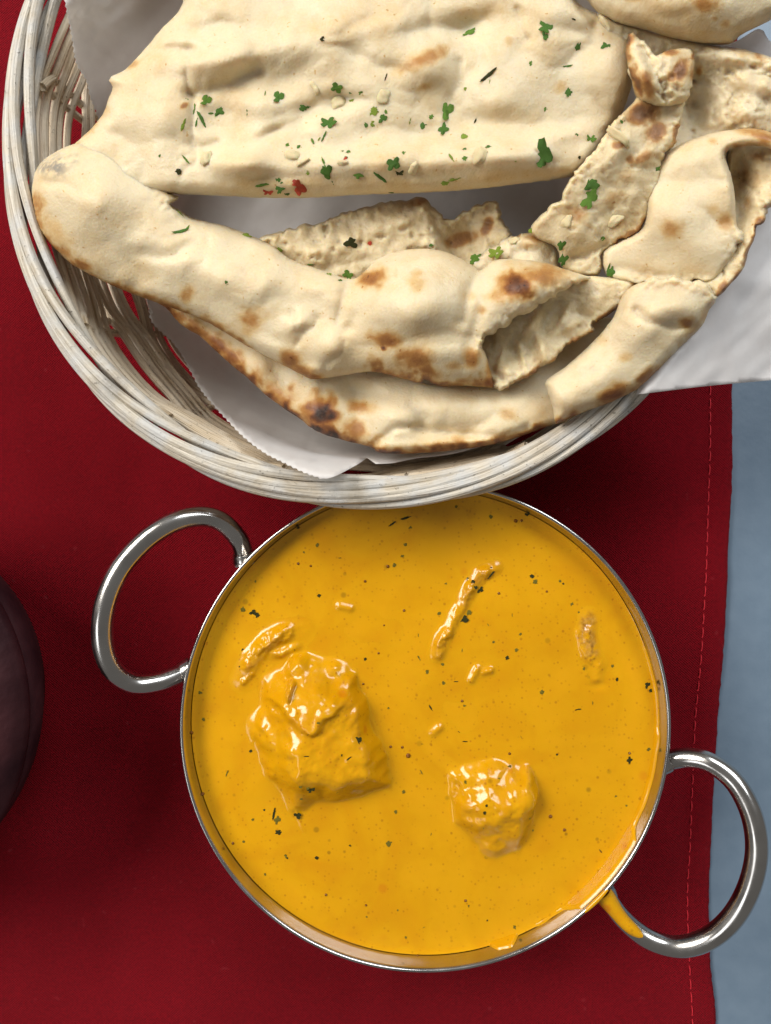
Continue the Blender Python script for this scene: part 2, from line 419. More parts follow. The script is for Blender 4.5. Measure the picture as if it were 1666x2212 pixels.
def handle(pts):
    p = catmull(pts, 10, False)
    W = np.array([PX(*q) for q in p]) - np.array([BX, BY, 0.001])
    n = len(W); t = np.linspace(0, 1, n)
    rad = 0.0032 + 0.0002 * np.sin(math.pi * t)
    ho = tube('handle', W, rad, M['steel'], bowl, 20)
    for e in (0, -1):
        d = W[1] - W[0] if e == 0 else W[-2] - W[-1]; d = d / np.linalg.norm(d)
        tube('weld_collar', [W[e] - d * 0.001, W[e] + d * 0.0005, W[e] + d * 0.0022, W[e] + d * 0.003], [0.0044, 0.0042, 0.0037, 0.0033], M['steel'], ho, 16)
handle([(530, 1208, .041), (516, 1166, .0435), (478, 1127, .047), (430, 1116, .050), (372, 1130, .053), (312, 1170, .055), (258, 1233, .0565), (227, 1310, .0565), (222, 1385, .055), (243, 1445, .052), (288, 1476, .048), (345, 1473, .0445), (408, 1450, .041)])
handle([(1432, 1645, .041), (1480, 1637, .0435), (1530, 1646, .047), (1580, 1682, .050), (1614, 1735, .053), (1632, 1795, .055), (1633, 1858, .0555), (1615, 1925, .055), (1580, 1985, .053), (1528, 2028, .050), (1465, 2045, .047), (1400, 2028, .0445), (1345, 1985, .043), (1305, 1930, .041)])

# ------------------------------------------------------------------ curry
ZC = 0.0424
curry = empty('curry', None, 'thick orange yellow curry sauce with herb flecks filling the steel bowl', 'curry')
curry.location = (BX, BY, 0.003)
def soft_min(vals, k):
    vals = np.array(vals); m = vals.min(0); return m - k * np.log(np.exp(-(vals - m) / k).sum(0))
def polyblock(poly, top, slope, k):
    """faceted lump: poly in layout px (clockwise on screen), top: TPS height in mm, slope mm per px"""
    poly = np.array(poly, float)
    def f(u, v):
        hs = [top(u, v) if callable(top) else np.full(np.shape(u), float(top))]
        c = poly.mean(0); n = len(poly)
        for i in range(n):
            a = poly[i]; b = poly[(i + 1) % n]; d = b - a; nn = np.array([-d[1], d[0]]) / np.linalg.norm(d)
            if (c - a) @ nn < 0: nn = -nn
            sl = slope[i] if isinstance(slope, (list, tuple)) else slope
            hs.append(((u - a[0]) * nn[0] + (v - a[1]) * nn[1]) * sl)
        return soft_min(hs, k)
    return f
def moulded(pts, outline, base):
    t = TPS(list(pts) + [(a, b, -0.9) for a, b in outline], 1e-6); ol = np.array(outline, float)
    def f(u, v):
        h = t(u, v) ; d = dist_poly(u, v, ol, True); ins = inside_poly(u, v, ol)
        return np.where(ins, h, np.minimum(np.clip(h, -4, 9), -0.9 - 0.05 * d)) - base
    return f
def ridge(poly, width, height):
    poly = np.array(poly, float); hh = np.array(height, float) if not np.isscalar(height) else None
    def f(u, v):
        d = dist_poly(u, v, poly)
        h = height
        if hh is not None:
            wts = [1 / ((u - p[0]) ** 2 + (v - p[1]) ** 2 + 30) ** 1.5 for p in poly]
            h = sum(a * b for a, b in zip(wts, hh)) / sum(wts)
        return h * (1.15 * np.exp(-(d / width) ** 2) - 0.15)
    return f
# name, list of height fields (mm over the sauce), roughness mm
def planes(tris, k):
    P3 = [np.linalg.solve(np.array([[a[0], a[1], 1.0] for a in t]), np.array([a[2] for a in t])) for t in tris]
    def f(u, v):
        a = u + 10 * vnoise(u / 46, v / 46, 201) + 3 * vnoise(u / 19, v / 19, 202); b = v + 10 * vnoise(u / 46, v / 46, 203) + 3 * vnoise(u / 19, v / 19, 204)
        return 1.18 * soft_min([c[0] * a + c[1] * b + c[2] for c in P3], k)
    return f
big = [planes([[(548, 1583, 2.0), (634, 1738, 2.0), (655, 1640, 8.8)], [(655, 1640, 9.4), (760, 1480, 6.6), (800, 1640, 7.6)], [(631, 1748, 0.6), (838, 1700, 1.0), (730, 1652, 9.4)], [(845, 1676, 1.0), (766, 1462, 1.0), (785, 1600, 7.2)], [(548, 1583, 2.0), (600, 1440, 2.0), (640, 1540, 7.6)], [(600, 1436, 0.4), (760, 1446, 0.4), (690, 1500, 7.5)]], 0.95),
       planes([[(600, 1470, 5.6), (700, 1440, 6.2), (700, 1545, 10.0)], [(592, 1470, 1.0), (650, 1410, 1.0), (640, 1500, 8.4)], [(650, 1408, 1.0), (775, 1450, 1.0), (700, 1500, 8.4)], [(640, 1575, 4.0), (705, 1575, 4.0), (672, 1550, 9.8)], [(705, 1575, 4.0), (766, 1510, 4.0), (715, 1525, 9.8)], [(762, 1440, 2.5), (764, 1512, 2.5), (735, 1480, 8.6)], [(640, 1575, 4.0), (592, 1520, 3.0), (640, 1530, 9.2)]], 0.8),
       ridge([(638, 1468), (632, 1488), (634, 1515)], 15, [8.0, 9.5, 8.5]),
       ridge([(540, 1620), (556, 1570), (580, 1515)], 7, [0.3, 1.3, 1.6]),
       ridge([(757, 1462), (778, 1500), (806, 1560), (828, 1630)], 6, [2.4, 1.3, 0.9, 0.5]),
       ridge([(640, 1745), (652, 1780), (668, 1808)], 5, [1.3, 0.7, 0.2])]
flake = [ridge([(524, 1468), (548, 1420), (580, 1385), (615, 1366), (652, 1360)], 27, [1.3, 2.3, 2.7, 2.7, 1.2]),
         ridge([(575, 1412), (610, 1408), (640, 1396)], 17, [1.4, 1.9, 1.5]),
         ridge([(528, 1470), (545, 1455)], 10, [2.4, 1.8])]
cube = [planes([[(990, 1662, 1.2), (1115, 1638, 1.2), (1080, 1712, 6.4)], [(1000, 1708, 6.0), (1146, 1722, 6.8), (1085, 1840, 3.4)], [(976, 1700, 0.8), (980, 1766, 0.8), (1008, 1720, 6.0)], [(1156, 1712, 1.0), (1154, 1766, 1.0), (1142, 1735, 6.8)], [(976, 1772, 0.8), (1040, 1846, 0.4), (1036, 1770, 5.2)], [(1156, 1772, 0.8), (1106, 1858, 0.4), (1112, 1775, 5.2)], [(1120, 1640, 0.8), (1156, 1705, 0.8), (1122, 1692, 6.0)], [(1040, 1852, 0.4), (1112, 1852, 0.4), (1080, 1795, 4.6)]], 0.95)]
sliver = [ridge([(1070, 1226), (1038, 1240), (1018, 1265), (1000, 1300), (975, 1345), (955, 1380), (945, 1412)], 19, [1.4, 2.4, 2.5, 1.9, 1.8, 2.6, 2.0])]
nub = [ridge([(1268, 1335), (1262, 1370), (1272, 1410), (1286, 1432)], 25, [1.1, 2.2, 2.1, 1.5]),
       ridge([(1245, 1362), (1252, 1398), (1275, 1432)], 6, [1.4, 1.5, 1.7]),
       ridge([(1290, 1440), (1288, 1465)], 16, [1.4, 1.2])]
crumb1 = [ridge([(1018, 1466), (1030, 1444)], 12, [1.6, 2.0]), ridge([(1044, 1450), (1058, 1447)], 12, [1.5, 1.6])]
crumb2 = [ridge([(936, 1580), (948, 1570)], 13, [1.4, 1.6])]
crumb3 = [ridge([(735, 1308), (757, 1313)], 12, [1.4, 1.4])]
LUMPS = [('chicken_chunk', big, 0.42, 'large lumpy sauce-coated chicken chunk with a small nub on top'),
         ('chicken_chunk', flake, 0.8, 'thin curved chicken flake beside the largest sauce-coated chunk'),
         ('chicken_chunk', cube, 0.44, 'cube-like sauce-coated chicken chunk standing alone with a domed underside'),
         ('chicken_chunk', sliver, 0.8, 'long narrow chicken sliver with dark herb bits on it'),
         ('chicken_chunk', nub, 0.7, 'half-sunken brown chicken end poking out of the sauce near the bowl wall'),
         ('chicken_chunk', crumb1, 0.5, 'small two-lobed chicken crumb just under the long narrow sliver'),
         ('chicken_chunk', crumb2, 0.3, 'tiny chicken crumb alone in the middle of the sauce'),
         ('chicken_chunk', crumb3, 0.3, 'tiny chicken crumb near the basket side of the sauce')]
BARE = [([(1268, 1338), (1264, 1370), (1274, 1405)], 17, 1.0), ([(1040, 1240), (1018, 1268), (1000, 1300)], 9, 0.5), ([(955, 1378), (946, 1408)], 9, 0.45), ([(600, 1380), (560, 1415), (528, 1466)], 10, 0.45), ([(634, 1480), (634, 1512)], 7, 0.3)]
NR, NA = 190, 720
kz = (HCAM - ZC) / F
RC = float(wall_in(ZC)) - 0.00005
rr = RC * np.linspace(0, 1, NR + 1)[1:] ** 0.85
aa = np.linspace(0, 2 * math.pi, NA, endpoint=False)
XX = BX + rr[:, None] * np.cos(aa)[None]; YY = BY + rr[:, None] * np.sin(aa)[None]
def sauce(X, Y, full=False):
    u = CU + X / kz; v = CV - Y / kz
    base = 0.34 * fbm(u / 170, v / 170, 21, 3) + 0.05 * vnoise(u / 30, v / 30, 24)
    r = np.hypot(X - BX, Y - BY)
    base = base + 0.9 * np.exp(-(RC - r) / 0.0010)
    base = base - 0.9 * np.exp(-(((u - 1290) / 16) ** 2 + ((v - 1478) / 9) ** 2))
    hs = []
    for nm, fl, rough, lab in LUMPS:
        # soft union of the shapes of a lump
        k = 0.35
        vals = np.array([f(u, v) for f in fl]); mx = vals.max(0)
        h = mx + k * np.log(np.exp((vals - mx) / k).sum(0))
        rn = fbm(u / 34, v / 34, 31, 3, 0.42) if rough < 0.45 else fbm(u / 24, v / 24, 31, 3, 0.5)
        h = h + rough * rn * sstep(0.4, 3.0, h)
        hs.append((h - 0.25) * 1.3)
    hs = np.array(hs); k = 0.55
    st = np.concatenate([base[None], hs + base * 0.5], 0); mx = st.max(0)
    tot = mx + k * np.log(np.exp(np.clip((st - mx) / k, -60, 0)).sum(0))
    if full: return tot, hs, base
    return tot
tot, hs, base = sauce(XX, YY, True)
e = 0.00018
gx = (sauce(XX + e, YY) - sauce(XX - e, YY)) / (2 * e) * 0.001; gy = (sauce(XX, YY + e) - sauce(XX, YY - e)) / (2 * e) * 0.001
NRM = np.stack([-gx, -gy, np.ones_like(gx)], -1); NRM /= np.linalg.norm(NRM, axis=-1, keepdims=True)
ZZ = ZC + tot * 0.001
lab = np.where((hs > base[None] + 0.25).any(0), hs.argmax(0), -1)
rel = np.stack([XX - BX, YY - BY, ZZ - 0.003], -1)
def build_part(name, faces, src_pos, src_nrm, mat, parent, meat, bottom=None, extra=None):
    used = np.unique(np.array([q for f in faces for q in f])); mp = {int(g): i for i, g in enumerate(used)}
    vs = src_pos[used]; ns = src_nrm[used]; fs = [[mp[q] for q in f] for f in faces]
    nv0 = len(vs)
    if bottom is not None:
        cnt = {}
        for f in fs:
            for a, b in zip(f, f[1:] + f[:1]): cnt[(a, b)] = 1
        rim = [(a, b) for (a, b) in cnt if (b, a) not in cnt]
        low = {}
        vs = list(map(tuple, vs)); ns = list(map(tuple, ns))
        for a, b in rim:
            for q in (a, b):
                if q not in low: low[q] = len(vs); vs.append((vs[q][0], vs[q][1], bottom)); ns.append((0, 0, -1))
        c = len(vs); ctr = np.mean([vs[q] for q in low.values()], 0); vs.append(tuple(ctr)); ns.append((0, 0, -1))
        for a, b in rim: fs.append([b, a, low[a], low[b]]); fs.append([low[b], low[a], c])
    o = mesh(name, vs, fs, mat, parent)
    o.data.normals_split_custom_set_from_vertices([tuple(map(float, q)) for q in ns])
    fattr(o.data, 'meat', [meat] * len(vs))
    if extra is not None: fattr(o.data, 'bare', extra(np.array(vs)))
    return o
pos = rel.reshape(-1, 3); nrm = NRM.reshape(-1, 3)
pos = np.vstack([pos, [[0, 0, float(ZC + sauce(np.array([BX]), np.array([BY]))[0] * 0.001) - 0.003]]]); nrm = np.vstack([nrm, [[0, 0, 1]]])
gi = np.arange(NR * NA).reshape(NR, NA)
lumpf = {i: [] for i in range(len(LUMPS))}; saucef = [(NR * NA, gi[0, j], gi[0, (j + 1) % NA]) for j in range(NA)]
for i in range(NR - 1):
    for j in range(NA):
        j2 = (j + 1) % NA
        q = (gi[i, j], gi[i + 1, j], gi[i + 1, j2], gi[i, j2])
        ls = (lab[i, j], lab[i + 1, j], lab[i + 1, j2], lab[i, j2])
        if min(ls) >= 0: lumpf[ls[0]].append(q)
        else: saucef.append(q)
so = build_part('sauce', saucef, pos, nrm, M['curry'], curry, 0.15)
for i, (nm, fl, rough, label) in enumerate(LUMPS):
    if not lumpf[i]: continue
    fset = lumpf[i]
    ctr = pos[np.array([q for f in fset for q in f])].mean(0)
    off = np.array([ctr[0], ctr[1], 0.0])
    o = build_part(nm, fset, pos - off, nrm, M['curry'], None, 1.0 if i != 0 else 0.7, bottom=ZC - 0.003 - 0.010,
        extra=lambda P_, off=off: np.clip(sum(st * np.exp(-(dist_poly(CU + (P_[:, 0] + off[0] + BX) / kz, CV - (P_[:, 1] + off[1] + BY) / kz, np.array(pl, float)) / wd) ** 4) for pl, wd, st in BARE), 0, 1))
    o.location = (BX + ctr[0], BY + ctr[1], 0.003)
    tag(o, label, 'chicken', 'chicken pieces in the curry')
def nugget(seed, mat, sx=1, sy=.8, sz=.6, name='nugget'):
    import bmesh
    me = bpy.data.meshes.new(name); bm = bmesh.new(); bmesh.ops.create_icosphere(bm, subdivisions=3, radius=0.5)
    for vt in bm.verts:
        n = mnoise.noise(vt.co * 2.2 + Vector((seed, 0, 0))) * 0.55 + mnoise.noise(vt.co * 5 + Vector((0, seed, 0))) * 0.16
        c = vt.co * (1 + n); m_ = max(abs(c.x), abs(c.y), abs(c.z)); c = c * (0.75 + 0.25 * 0.5 / max(m_, .3))
        vt.co = (c.x * sx, c.y * sy, c.z * sz)
    bm.to_mesh(me); bm.free(); me.polygons.foreach_set('use_smooth', [True] * len(me.polygons)); me.materials.append(mat); return me
# body of the sauce below the surface, down to the bowl floor
bz = np.linspace(ZC - 0.0005, 0.0042, 14)
lathe('sauce_body', [(float(wall_in(z)) - 0.0004, z - 0.003) for z in bz] + [(0.0005, 0.0042 - 0.003)], M['curry'], curry, 96)
# sauce film smeared on the inner wall
def film():
    n = 720; rows = 12; vs = []; fs = []
    for i in range(n):
        deg = i * 0.5; a = math.radians(deg)       # counterclockwise from +x
        h = 0.0004 + 0.0003 * float(vnoise(np.array([deg / 9.0]), np.array([0.5]), 3)[0])
        d = (deg + 180) % 360 - 180
        h += 0.0026 * float(sstep(30, -5, np.array(d)) * sstep(-62, -30, np.array(d))) if d < 31 else 0
        h += 0.0058 * float(sstep(-25.5, -30.5, np.array(d)) * sstep(-54, -48.5, np.array(d)))
        h += 0.0012 * float(sstep(-50, -52, np.array(d)) * sstep(-75, -56, np.array(d)))
        h += 0.0045 * float(sstep(-65.5, -69, np.array(d)) * sstep(-75, -71.5, np.array(d)))
        h = min(h + 0.0007 * float(vnoise(np.array([deg / 4.0]), np.array([9.5]), 4)[0]), 0.0066)
        z0 = ZC - 0.0004
        for j in range(rows + 1):
            t = j / rows; z = z0 + (h + 0.0004) * t
            th = 0.0008 * math.sqrt(max(0, 1 - t ** 3)) + 0.00035
            r = float(wall_in(z)) - th * (1 if j < rows else 0) + (0.00015 if j == rows else 0)
            vs.append((r * math.cos(a), r * math.sin(a), z - 0.003))
    k = rows + 1
    for i in range(n):
        i2 = (i + 1) % n
        for j in range(rows): fs.append((i * k + j, i2 * k + j, i2 * k + j + 1, i * k + j + 1)[::-1])
    o = mesh('wall_film', vs, fs, M['curry'], curry); fattr(o.data, 'meat', [0.3] * len(vs)); return o
film()
# drip over the rim and along the handle
hp = catmull([(1300, 1925, .0430), (1318, 1950, .0432), (1345, 1985, .0440), (1372, 2009, .0447), (1394, 2022, .0453)], 8, False)
hw = np.array([PX(*q) for q in hp]) - np.array([BX, BY, 0.003]); hw[:, 2] += 0.0011
nn_ = len(hw); tq = np.linspace(0, 1, nn_)
o = tube('sauce_drip', hw, 0.0029 * np.clip(1 - tq ** 1.8, 0.12, 1) ** 0.6 + 0.0003 * np.sin(tq * 11) * (1 - tq), M['curry'], curry, 14)
fattr(o.data, 'meat', [0.6] * len(o.data.vertices))
ra = math.atan2(1571 - 1948, 1290 - 919)
lip = []
for t in np.linspace(-1, 1, 16):
    a = ra + t * 0.085; lip.append(((RR - 0.0006) * math.cos(a), (RR - 0.0006) * math.sin(a), ZR - 0.003 - 0.0002))
o = tube('sauce_drip', lip, 0.0008 * np.sqrt(np.clip(1 - np.linspace(-1, 1, 16) ** 2, 0.01, 1)), M['curry'], curry, 8)
fattr(o.data, 'meat', [0.3] * len(o.data.vertices))
# herb flecks and bubbles in the sauce
LEAFV = {}
def leaf_mesh(kind, seed, mat):
    key = (kind, seed, mat.name)
    if key in LEAFV: return LEAFV[key]
    r = random.Random(seed); n = 22; pts = []
    for i in range(n):
        a = 2 * math.pi * i / n
        if kind == 'leaf': q = 0.55 * (0.42 + 0.62 * abs(math.sin((1.5 + 0.5 * (seed % 3)) * a + seed)) ** 0.7 * r.uniform(0.72, 1.2)); sx, sy = 1.0, 0.70
        elif kind == 'thin': q = 0.5 * r.uniform(0.8, 1.15); sx, sy = 1.0, 0.20
        else: q = 0.5 * r.uniform(0.65, 1.15); sx, sy = 1.0, 0.85
        pts.append((q * sx * math.cos(a), q * sy * math.sin(a)))
    cur = r.uniform(-0.5, 0.9)
    def z(x, y): return cur * x * x + 0.06 * math.sin(7 * x + seed) + 0.05
    th = 0.05
    top = [(x, y, z(x, y)) for x, y in pts]; mid = [(x * .5, y * .5, z(x * .5, y * .5) + 0.05) for x, y in pts]
    bot = [(x, y, z(x, y) - th) for x, y in pts]
    vs = top + mid + [(0, 0, z(0, 0) + 0.03)] + bot; f = []
    for i in range(n):
        j = (i + 1) % n
        f += [(i, j, n + j, n + i), (n + i, n + j, 2 * n), (2 * n + 1 + j, 2 * n + 1 + i, i)[::1], (i, j, 2 * n + 1 + j)[::-1]]
    f.append(tuple(range(2 * n + 1, 3 * n + 1))[::-1])
    me = bpy.data.meshes.new(kind); me.from_pydata(vs, [], f); me.polygons.foreach_set('use_smooth', [True] * len(f)); me.materials.append(mat); me.update()
    LEAFV[key] = me; return me
def fleck(u, v, size, ang, kind, mat, seed):
    X = (u - CU) * kz; Y = (CV - v) * kz
    z = ZC + float(sauce(np.array([X]), np.array([Y]))[0]) * 0.001
    o = bpy.data.objects.new('herb_fleck', leaf_mesh(kind, seed % 9, mat)); COL.objects.link(o); o.parent = curry
    s = size * kz; o.location = (X - BX, Y - BY, z - 0.003 + 0.00002); o.scale = (s, s, min(s * .5, .0012)); o.rotation_euler = (0, 0, math.radians(ang))
FL = [(548, 1322, 15, 20, 'leaf', 'herbd'), (557, 1328, 12, 70, 'bit', 'herbd'), (526, 1316, 12, 80, 'bit', 'herbp'), (1020, 1256, 11, 60, 'bit', 'herbd'), (1036, 1273, 17, 40, 'leaf', 'herbd'), (1026, 1268, 9, 0, 'bit', 'herbd'),
      (1000, 1336, 24, 10, 'leaf', 'herbd'), (1012, 1322, 14, 40, 'bit', 'herbp'), (1060, 1240, 26, 50, 'thin', 'herbd'), (1148, 1244, 10, 0, 'bit', 'herbd'), (1155, 1256, 12, 30, 'bit', 'herbp'), (930, 1527, 15, -60, 'thin', 'herbd'),
      (776, 1580, 20, 80, 'leaf', 'herbd'), (758, 1612, 14, 40, 'thin', 'herbd'), (680, 1679, 20, 40, 'leaf', 'herbd'), (593, 1755, 26, 80, 'thin', 'herbd'), (600, 1768, 18, 60, 'leaf', 'herbp'), (603, 1795, 16, 0, 'leaf', 'herbd'),
      (645, 1757, 17, -20, 'leaf', 'herbd'), (1095, 1420, 10, 60, 'bit', 'herbd'), (1115, 1403, 9, 0, 'bit', 'herbp'), (985, 1471, 10, 0, 'thin', 'herbd'), (958, 1474, 9, 0, 'bit', 'herbp'), (1247, 1531, 14, 10, 'thin', 'herbd'),
      (1396, 1478, 14, 60, 'leaf', 'herbd'), (1403, 1490, 10, 40, 'bit', 'herbd'), (1170, 1494, 12, 70, 'bit', 'herbp'), (1004, 1600, 11, 0, 'thin', 'herbd'), (1358, 1640, 15, 80, 'leaf', 'herbd'), (876, 1119, 24, 15, 'thin', 'herbd'),
      (848, 1131, 20, 35, 'thin', 'herbd'), (1060, 1116, 10, 0, 'bit', 'herbp'), (1138, 1110, 12, 40, 'bit', 'herbd'), (492, 1668, 14, 70, 'thin', 'herbp'), (645, 1139, 9, 30, 'bit', 'herbd'), (1296, 1836, 11, -50, 'thin', 'herbd'),
      (685, 1850, 9, 0, 'bit', 'herbd'), (690, 1286, 9, 0, 'bit', 'herbd'), (735, 1205, 8, 0, 'thin', 'herbd'), (852, 1220, 10, 60, 'bit', 'herbp'), (905, 1420, 13, -60, 'thin', 'herbp'), (923, 1450, 9, 90, 'bit', 'herbp'),
      (1331, 1466, 8, 90, 'bit', 'herbd'), (1040, 1735, 9, 90, 'bit', 'herbd'), (1045, 1720, 8, 20, 'bit', 'herbd'), (910, 1665, 11, -60, 'thin', 'herbp'), (872, 1708, 9, 60, 'bit', 'herbp'), (840, 1820, 14, 20, 'bit', 'herbp'), (672, 1605, 11, 0, 'thin', 'herbd'), (543, 1620, 8, 80, 'bit', 'herbd'), (1010, 1250, 8, 80, 'bit', 'herbp'), (1098, 1652, 10, 70, 'bit', 'herbp')]
for i, (u, v, s, a, k, m_) in enumerate(FL): fleck(u, v, s, a, k, M['herbo' if m_ == 'herbp' else m_], i)
fr = random.Random(99)
for i in range(70):
    a_ = fr.uniform(0, 6.283); r_ = 500 * math.sqrt(fr.random())
    fleck(917 + r_ * math.cos(a_), 1562 + r_ * math.sin(a_), fr.uniform(4.5, 9), fr.uniform(0, 180), fr.choice(['thin', 'bit', 'bit', 'leaf']), M[fr.choice(['herbo', 'herbo', 'herbo', 'herbd'])], i)
bme = None
def dome():
    vs = [(0, 0, 0.45)]; f = []
    for k, (r, z) in enumerate(((0.3, 0.38), (0.5, 0.1), (0.5, -0.15))):
        for i in range(10): vs.append((r * math.cos(i * .6283), r * math.sin(i * .6283), z))
    for i in range(10):
        j = (i + 1) % 10; f.append((0, 1 + i, 1 + j))
        for k in range(2): f.append((1 + k * 10 + i, 11 + k * 10 + i, 11 + k * 10 + j, 1 + k * 10 + j))
    f.append(tuple(range(21, 31))[::-1])
    me = bpy.data.meshes.new('bubble'); me.from_pydata(vs, [], f); me.polygons.foreach_set('use_smooth', [True] * len(f)); me.materials.append(M['bub']); me.update(); return me
bme = dome()
BUB = [(882, 1630, 10), (838, 1223, 7), (1113, 1125, 8), (1126, 1124, 6), (789, 1255, 6), (873, 1318, 6), (844, 1611, 6), (1188, 1761, 8), (1218, 1790, 7), (1005, 1942, 6), (417, 1580, 7), (430, 1409, 6), (441, 1711, 7), (735, 2027, 6), (902, 2058, 5), (645, 1217, 6), (672, 1222, 5), (869, 1612, 6), (1077, 1281, 6), (1358, 1625, 6), (830, 1350, 4), (818, 1410, 5), (505, 1818, 6), (705, 1930, 6), (791, 1952, 5), (1100, 1626, 6), (998, 1513, 6), (785, 1476, 5), (1315, 1237, 6), (1180, 1277, 5)]
for u, v, s in BUB:
    X = (u - CU) * kz; Y = (CV - v) * kz; z = ZC + float(sauce(np.array([X]), np.array([Y]))[0]) * 0.001
    o = bpy.data.objects.new('bubble', bme); COL.objects.link(o); o.parent = curry
    o.location = (X - BX, Y - BY, z - 0.003); o.scale = (s * kz,) * 3

# ------------------------------------------------------------------ wicker basket
RIMZ = 0.069
KX, KY, _ = PX(803, 297, RIMZ); KR = 0.1040; NEXP = 2.12; ZF = 0.006
basket = empty('wicker_basket', None, 'round pale wicker basket holding the naan bread', 'basket'); basket.location = (KX, KY, 0.001)
def sup(a):  # superellipse factor
    return (abs(math.cos(a)) ** NEXP + abs(math.sin(a)) ** NEXP) ** (-1 / NEXP)
def RB(z):   # wall radius at height z (inner-ish centre of the weave)
    t = np.clip((np.asarray(z, float) - ZF) / (RIMZ - ZF), 0, 1)
    return 0.076 + (KR - 0.076) * (0.35 * t + 0.65 * np.sqrt(t * (2 - t) + 1e-9))
NSP = 17
def bpos(a, r, z): s = sup(a); return np.array([r * s * math.cos(a), r * s * math.sin(a), z - 0.001])
NROW = 15
for row in range(NROW):
    t = (row + 0.5) / NROW; z0 = ZF + 0.004 + (RIMZ - 0.006 - ZF - 0.004) * t
    ph = (row // 5) % 2; pts = []; rw = random.Random(row)
    n = 408; jit = [rw.uniform(-1, 1) for _ in range(8)]
    for i in range(n):
        a = 2 * math.pi * i / n
        s = math.sin(NSP * a / 2 * 1.0 + ph * math.pi / 2 * 2 + 0.4)
        s = math.tanh(1.8 * s) / 0.946
        wob = 0.0006 * (jit[0] * math.sin(3 * a + jit[1] * 3) + jit[2] * math.sin(5 * a + jit[3] * 3) + jit[4] * math.sin(11 * a + jit[5] * 3))
        z = z0 + wob + 0.0007 * math.sin(NSP * a / 2 + ph * math.pi + 0.4 + 1.57) * 1.0
        pts.append(bpos(a, float(RB(z)) + 0.0014 * s, z))
    # the phase has half a period of mismatch at a = 0 (outside the picture): blend it out
    pts = np.array(pts)
    for q in range(14):
        f = q / 14.0; pts[-14 + q] = pts[-14 + q] * (1 - f) + (pts[0]) * f + 0 * f
        pts[-14 + q] = bpos(2 * math.pi * (n - 14 + q) / n, np.hypot(*pts[-14 + q][:2]) / sup(math.atan2(pts[-14 + q][1], pts[-14 + q][0])), pts[-14 + q][2] + 0.001)
    tube('weaver', pts, 0.00122 + 0.00015 * rw.uniform(-1, 1), M['wick'], basket, 7, closed=True)
for i in range(NSP):
    for dd in (-0.022, 0.022):
        a = 2 * math.pi * (i + 0.0) / NSP - 0.8 / NSP + dd; pts = []
        for t in np.linspace(0, 1, 14):
            z = ZF - 0.001 + (RIMZ - 0.001 - ZF) * t
            pts.append(bpos(a + 0.02 * t, float(RB(z)) + 0.0012, z))
        pts.insert(0, bpos(a, 0.03, ZF - 0.001))
        tube('spoke', pts, 0.0013, M['wick'], basket, 6)
for k in range(11):
    r = 0.008 + k * 0.0064
    pts = [bpos(a, r + 0.0004 * math.sin(17 * a), ZF - 0.001 + 0.0018 * math.sin(8 * a + k * math.pi)) for a in np.linspace(0, 2 * math.pi, 120, endpoint=False)]
    tube('base_strand', pts, 0.0022, M['wick'], basket, 6, closed=True)
foot = [bpos(a, 0.074, 0.0045) for a in np.linspace(0, 2 * math.pi, 120, endpoint=False)]
tube('foot_ring', foot, 0.0034, M['rim'], basket, 8, closed=True)
for k in range(6):       # braided rim strands
    n = 420; pts = []; rw = random.Random(40 + k)
    for i in range(n):
        a = 2 * math.pi * i / n; tw = 3 * a + k * 2 * math.pi / 6 + 0.5 * math.sin(2 * a + k)
        dr = 0.0036 * math.cos(tw); dz = 0.0024 * math.sin(tw)
        pts.append(bpos(a, KR + 0.0022 + dr + 0.0004 * math.sin(7 * a + k * 2), RIMZ - 0.002 + dz))
    tube('rim_strand', pts, 0.00158 + 0.0002 * rw.uniform(-1, 1), M['rim'], basket, 9, closed=True)
for i in range(NSP):     # little bound ends of the uprights under the rim
    a = 2 * math.pi * i / NSP - 0.8 / NSP
    p0 = bpos(a, KR - 0.002, RIMZ - 0.010); p1 = bpos(a + 0.06, KR - 0.0025, RIMZ - 0.004)
    tube('upright_end', [p0, (p0 + p1) / 2 + np.array([0, 0, 0.0003]), p1], 0.0013, M['wick'], basket, 6)

# height at which the view ray (u, v) lands on the inside of the basket
def basket_hit(u, v):
    u = np.asarray(u, float); v = np.asarray(v, float); out = np.full(u.shape, RIMZ + 0.0045)
    done = np.zeros(u.shape, bool)
    for z in np.linspace(RIMZ, ZF + 0.003, 90):
        k = (HCAM - z) / F; x = (u - CU) * k - KX; y = (CV - v) * k - KY
        rho = (np.abs(x) ** NEXP + np.abs(y) ** NEXP) ** (1 / NEXP)
        ins = rho < RB(z) - 0.0062
        out = np.where(ins & ~done, z, out); done |= ~ins
    return out

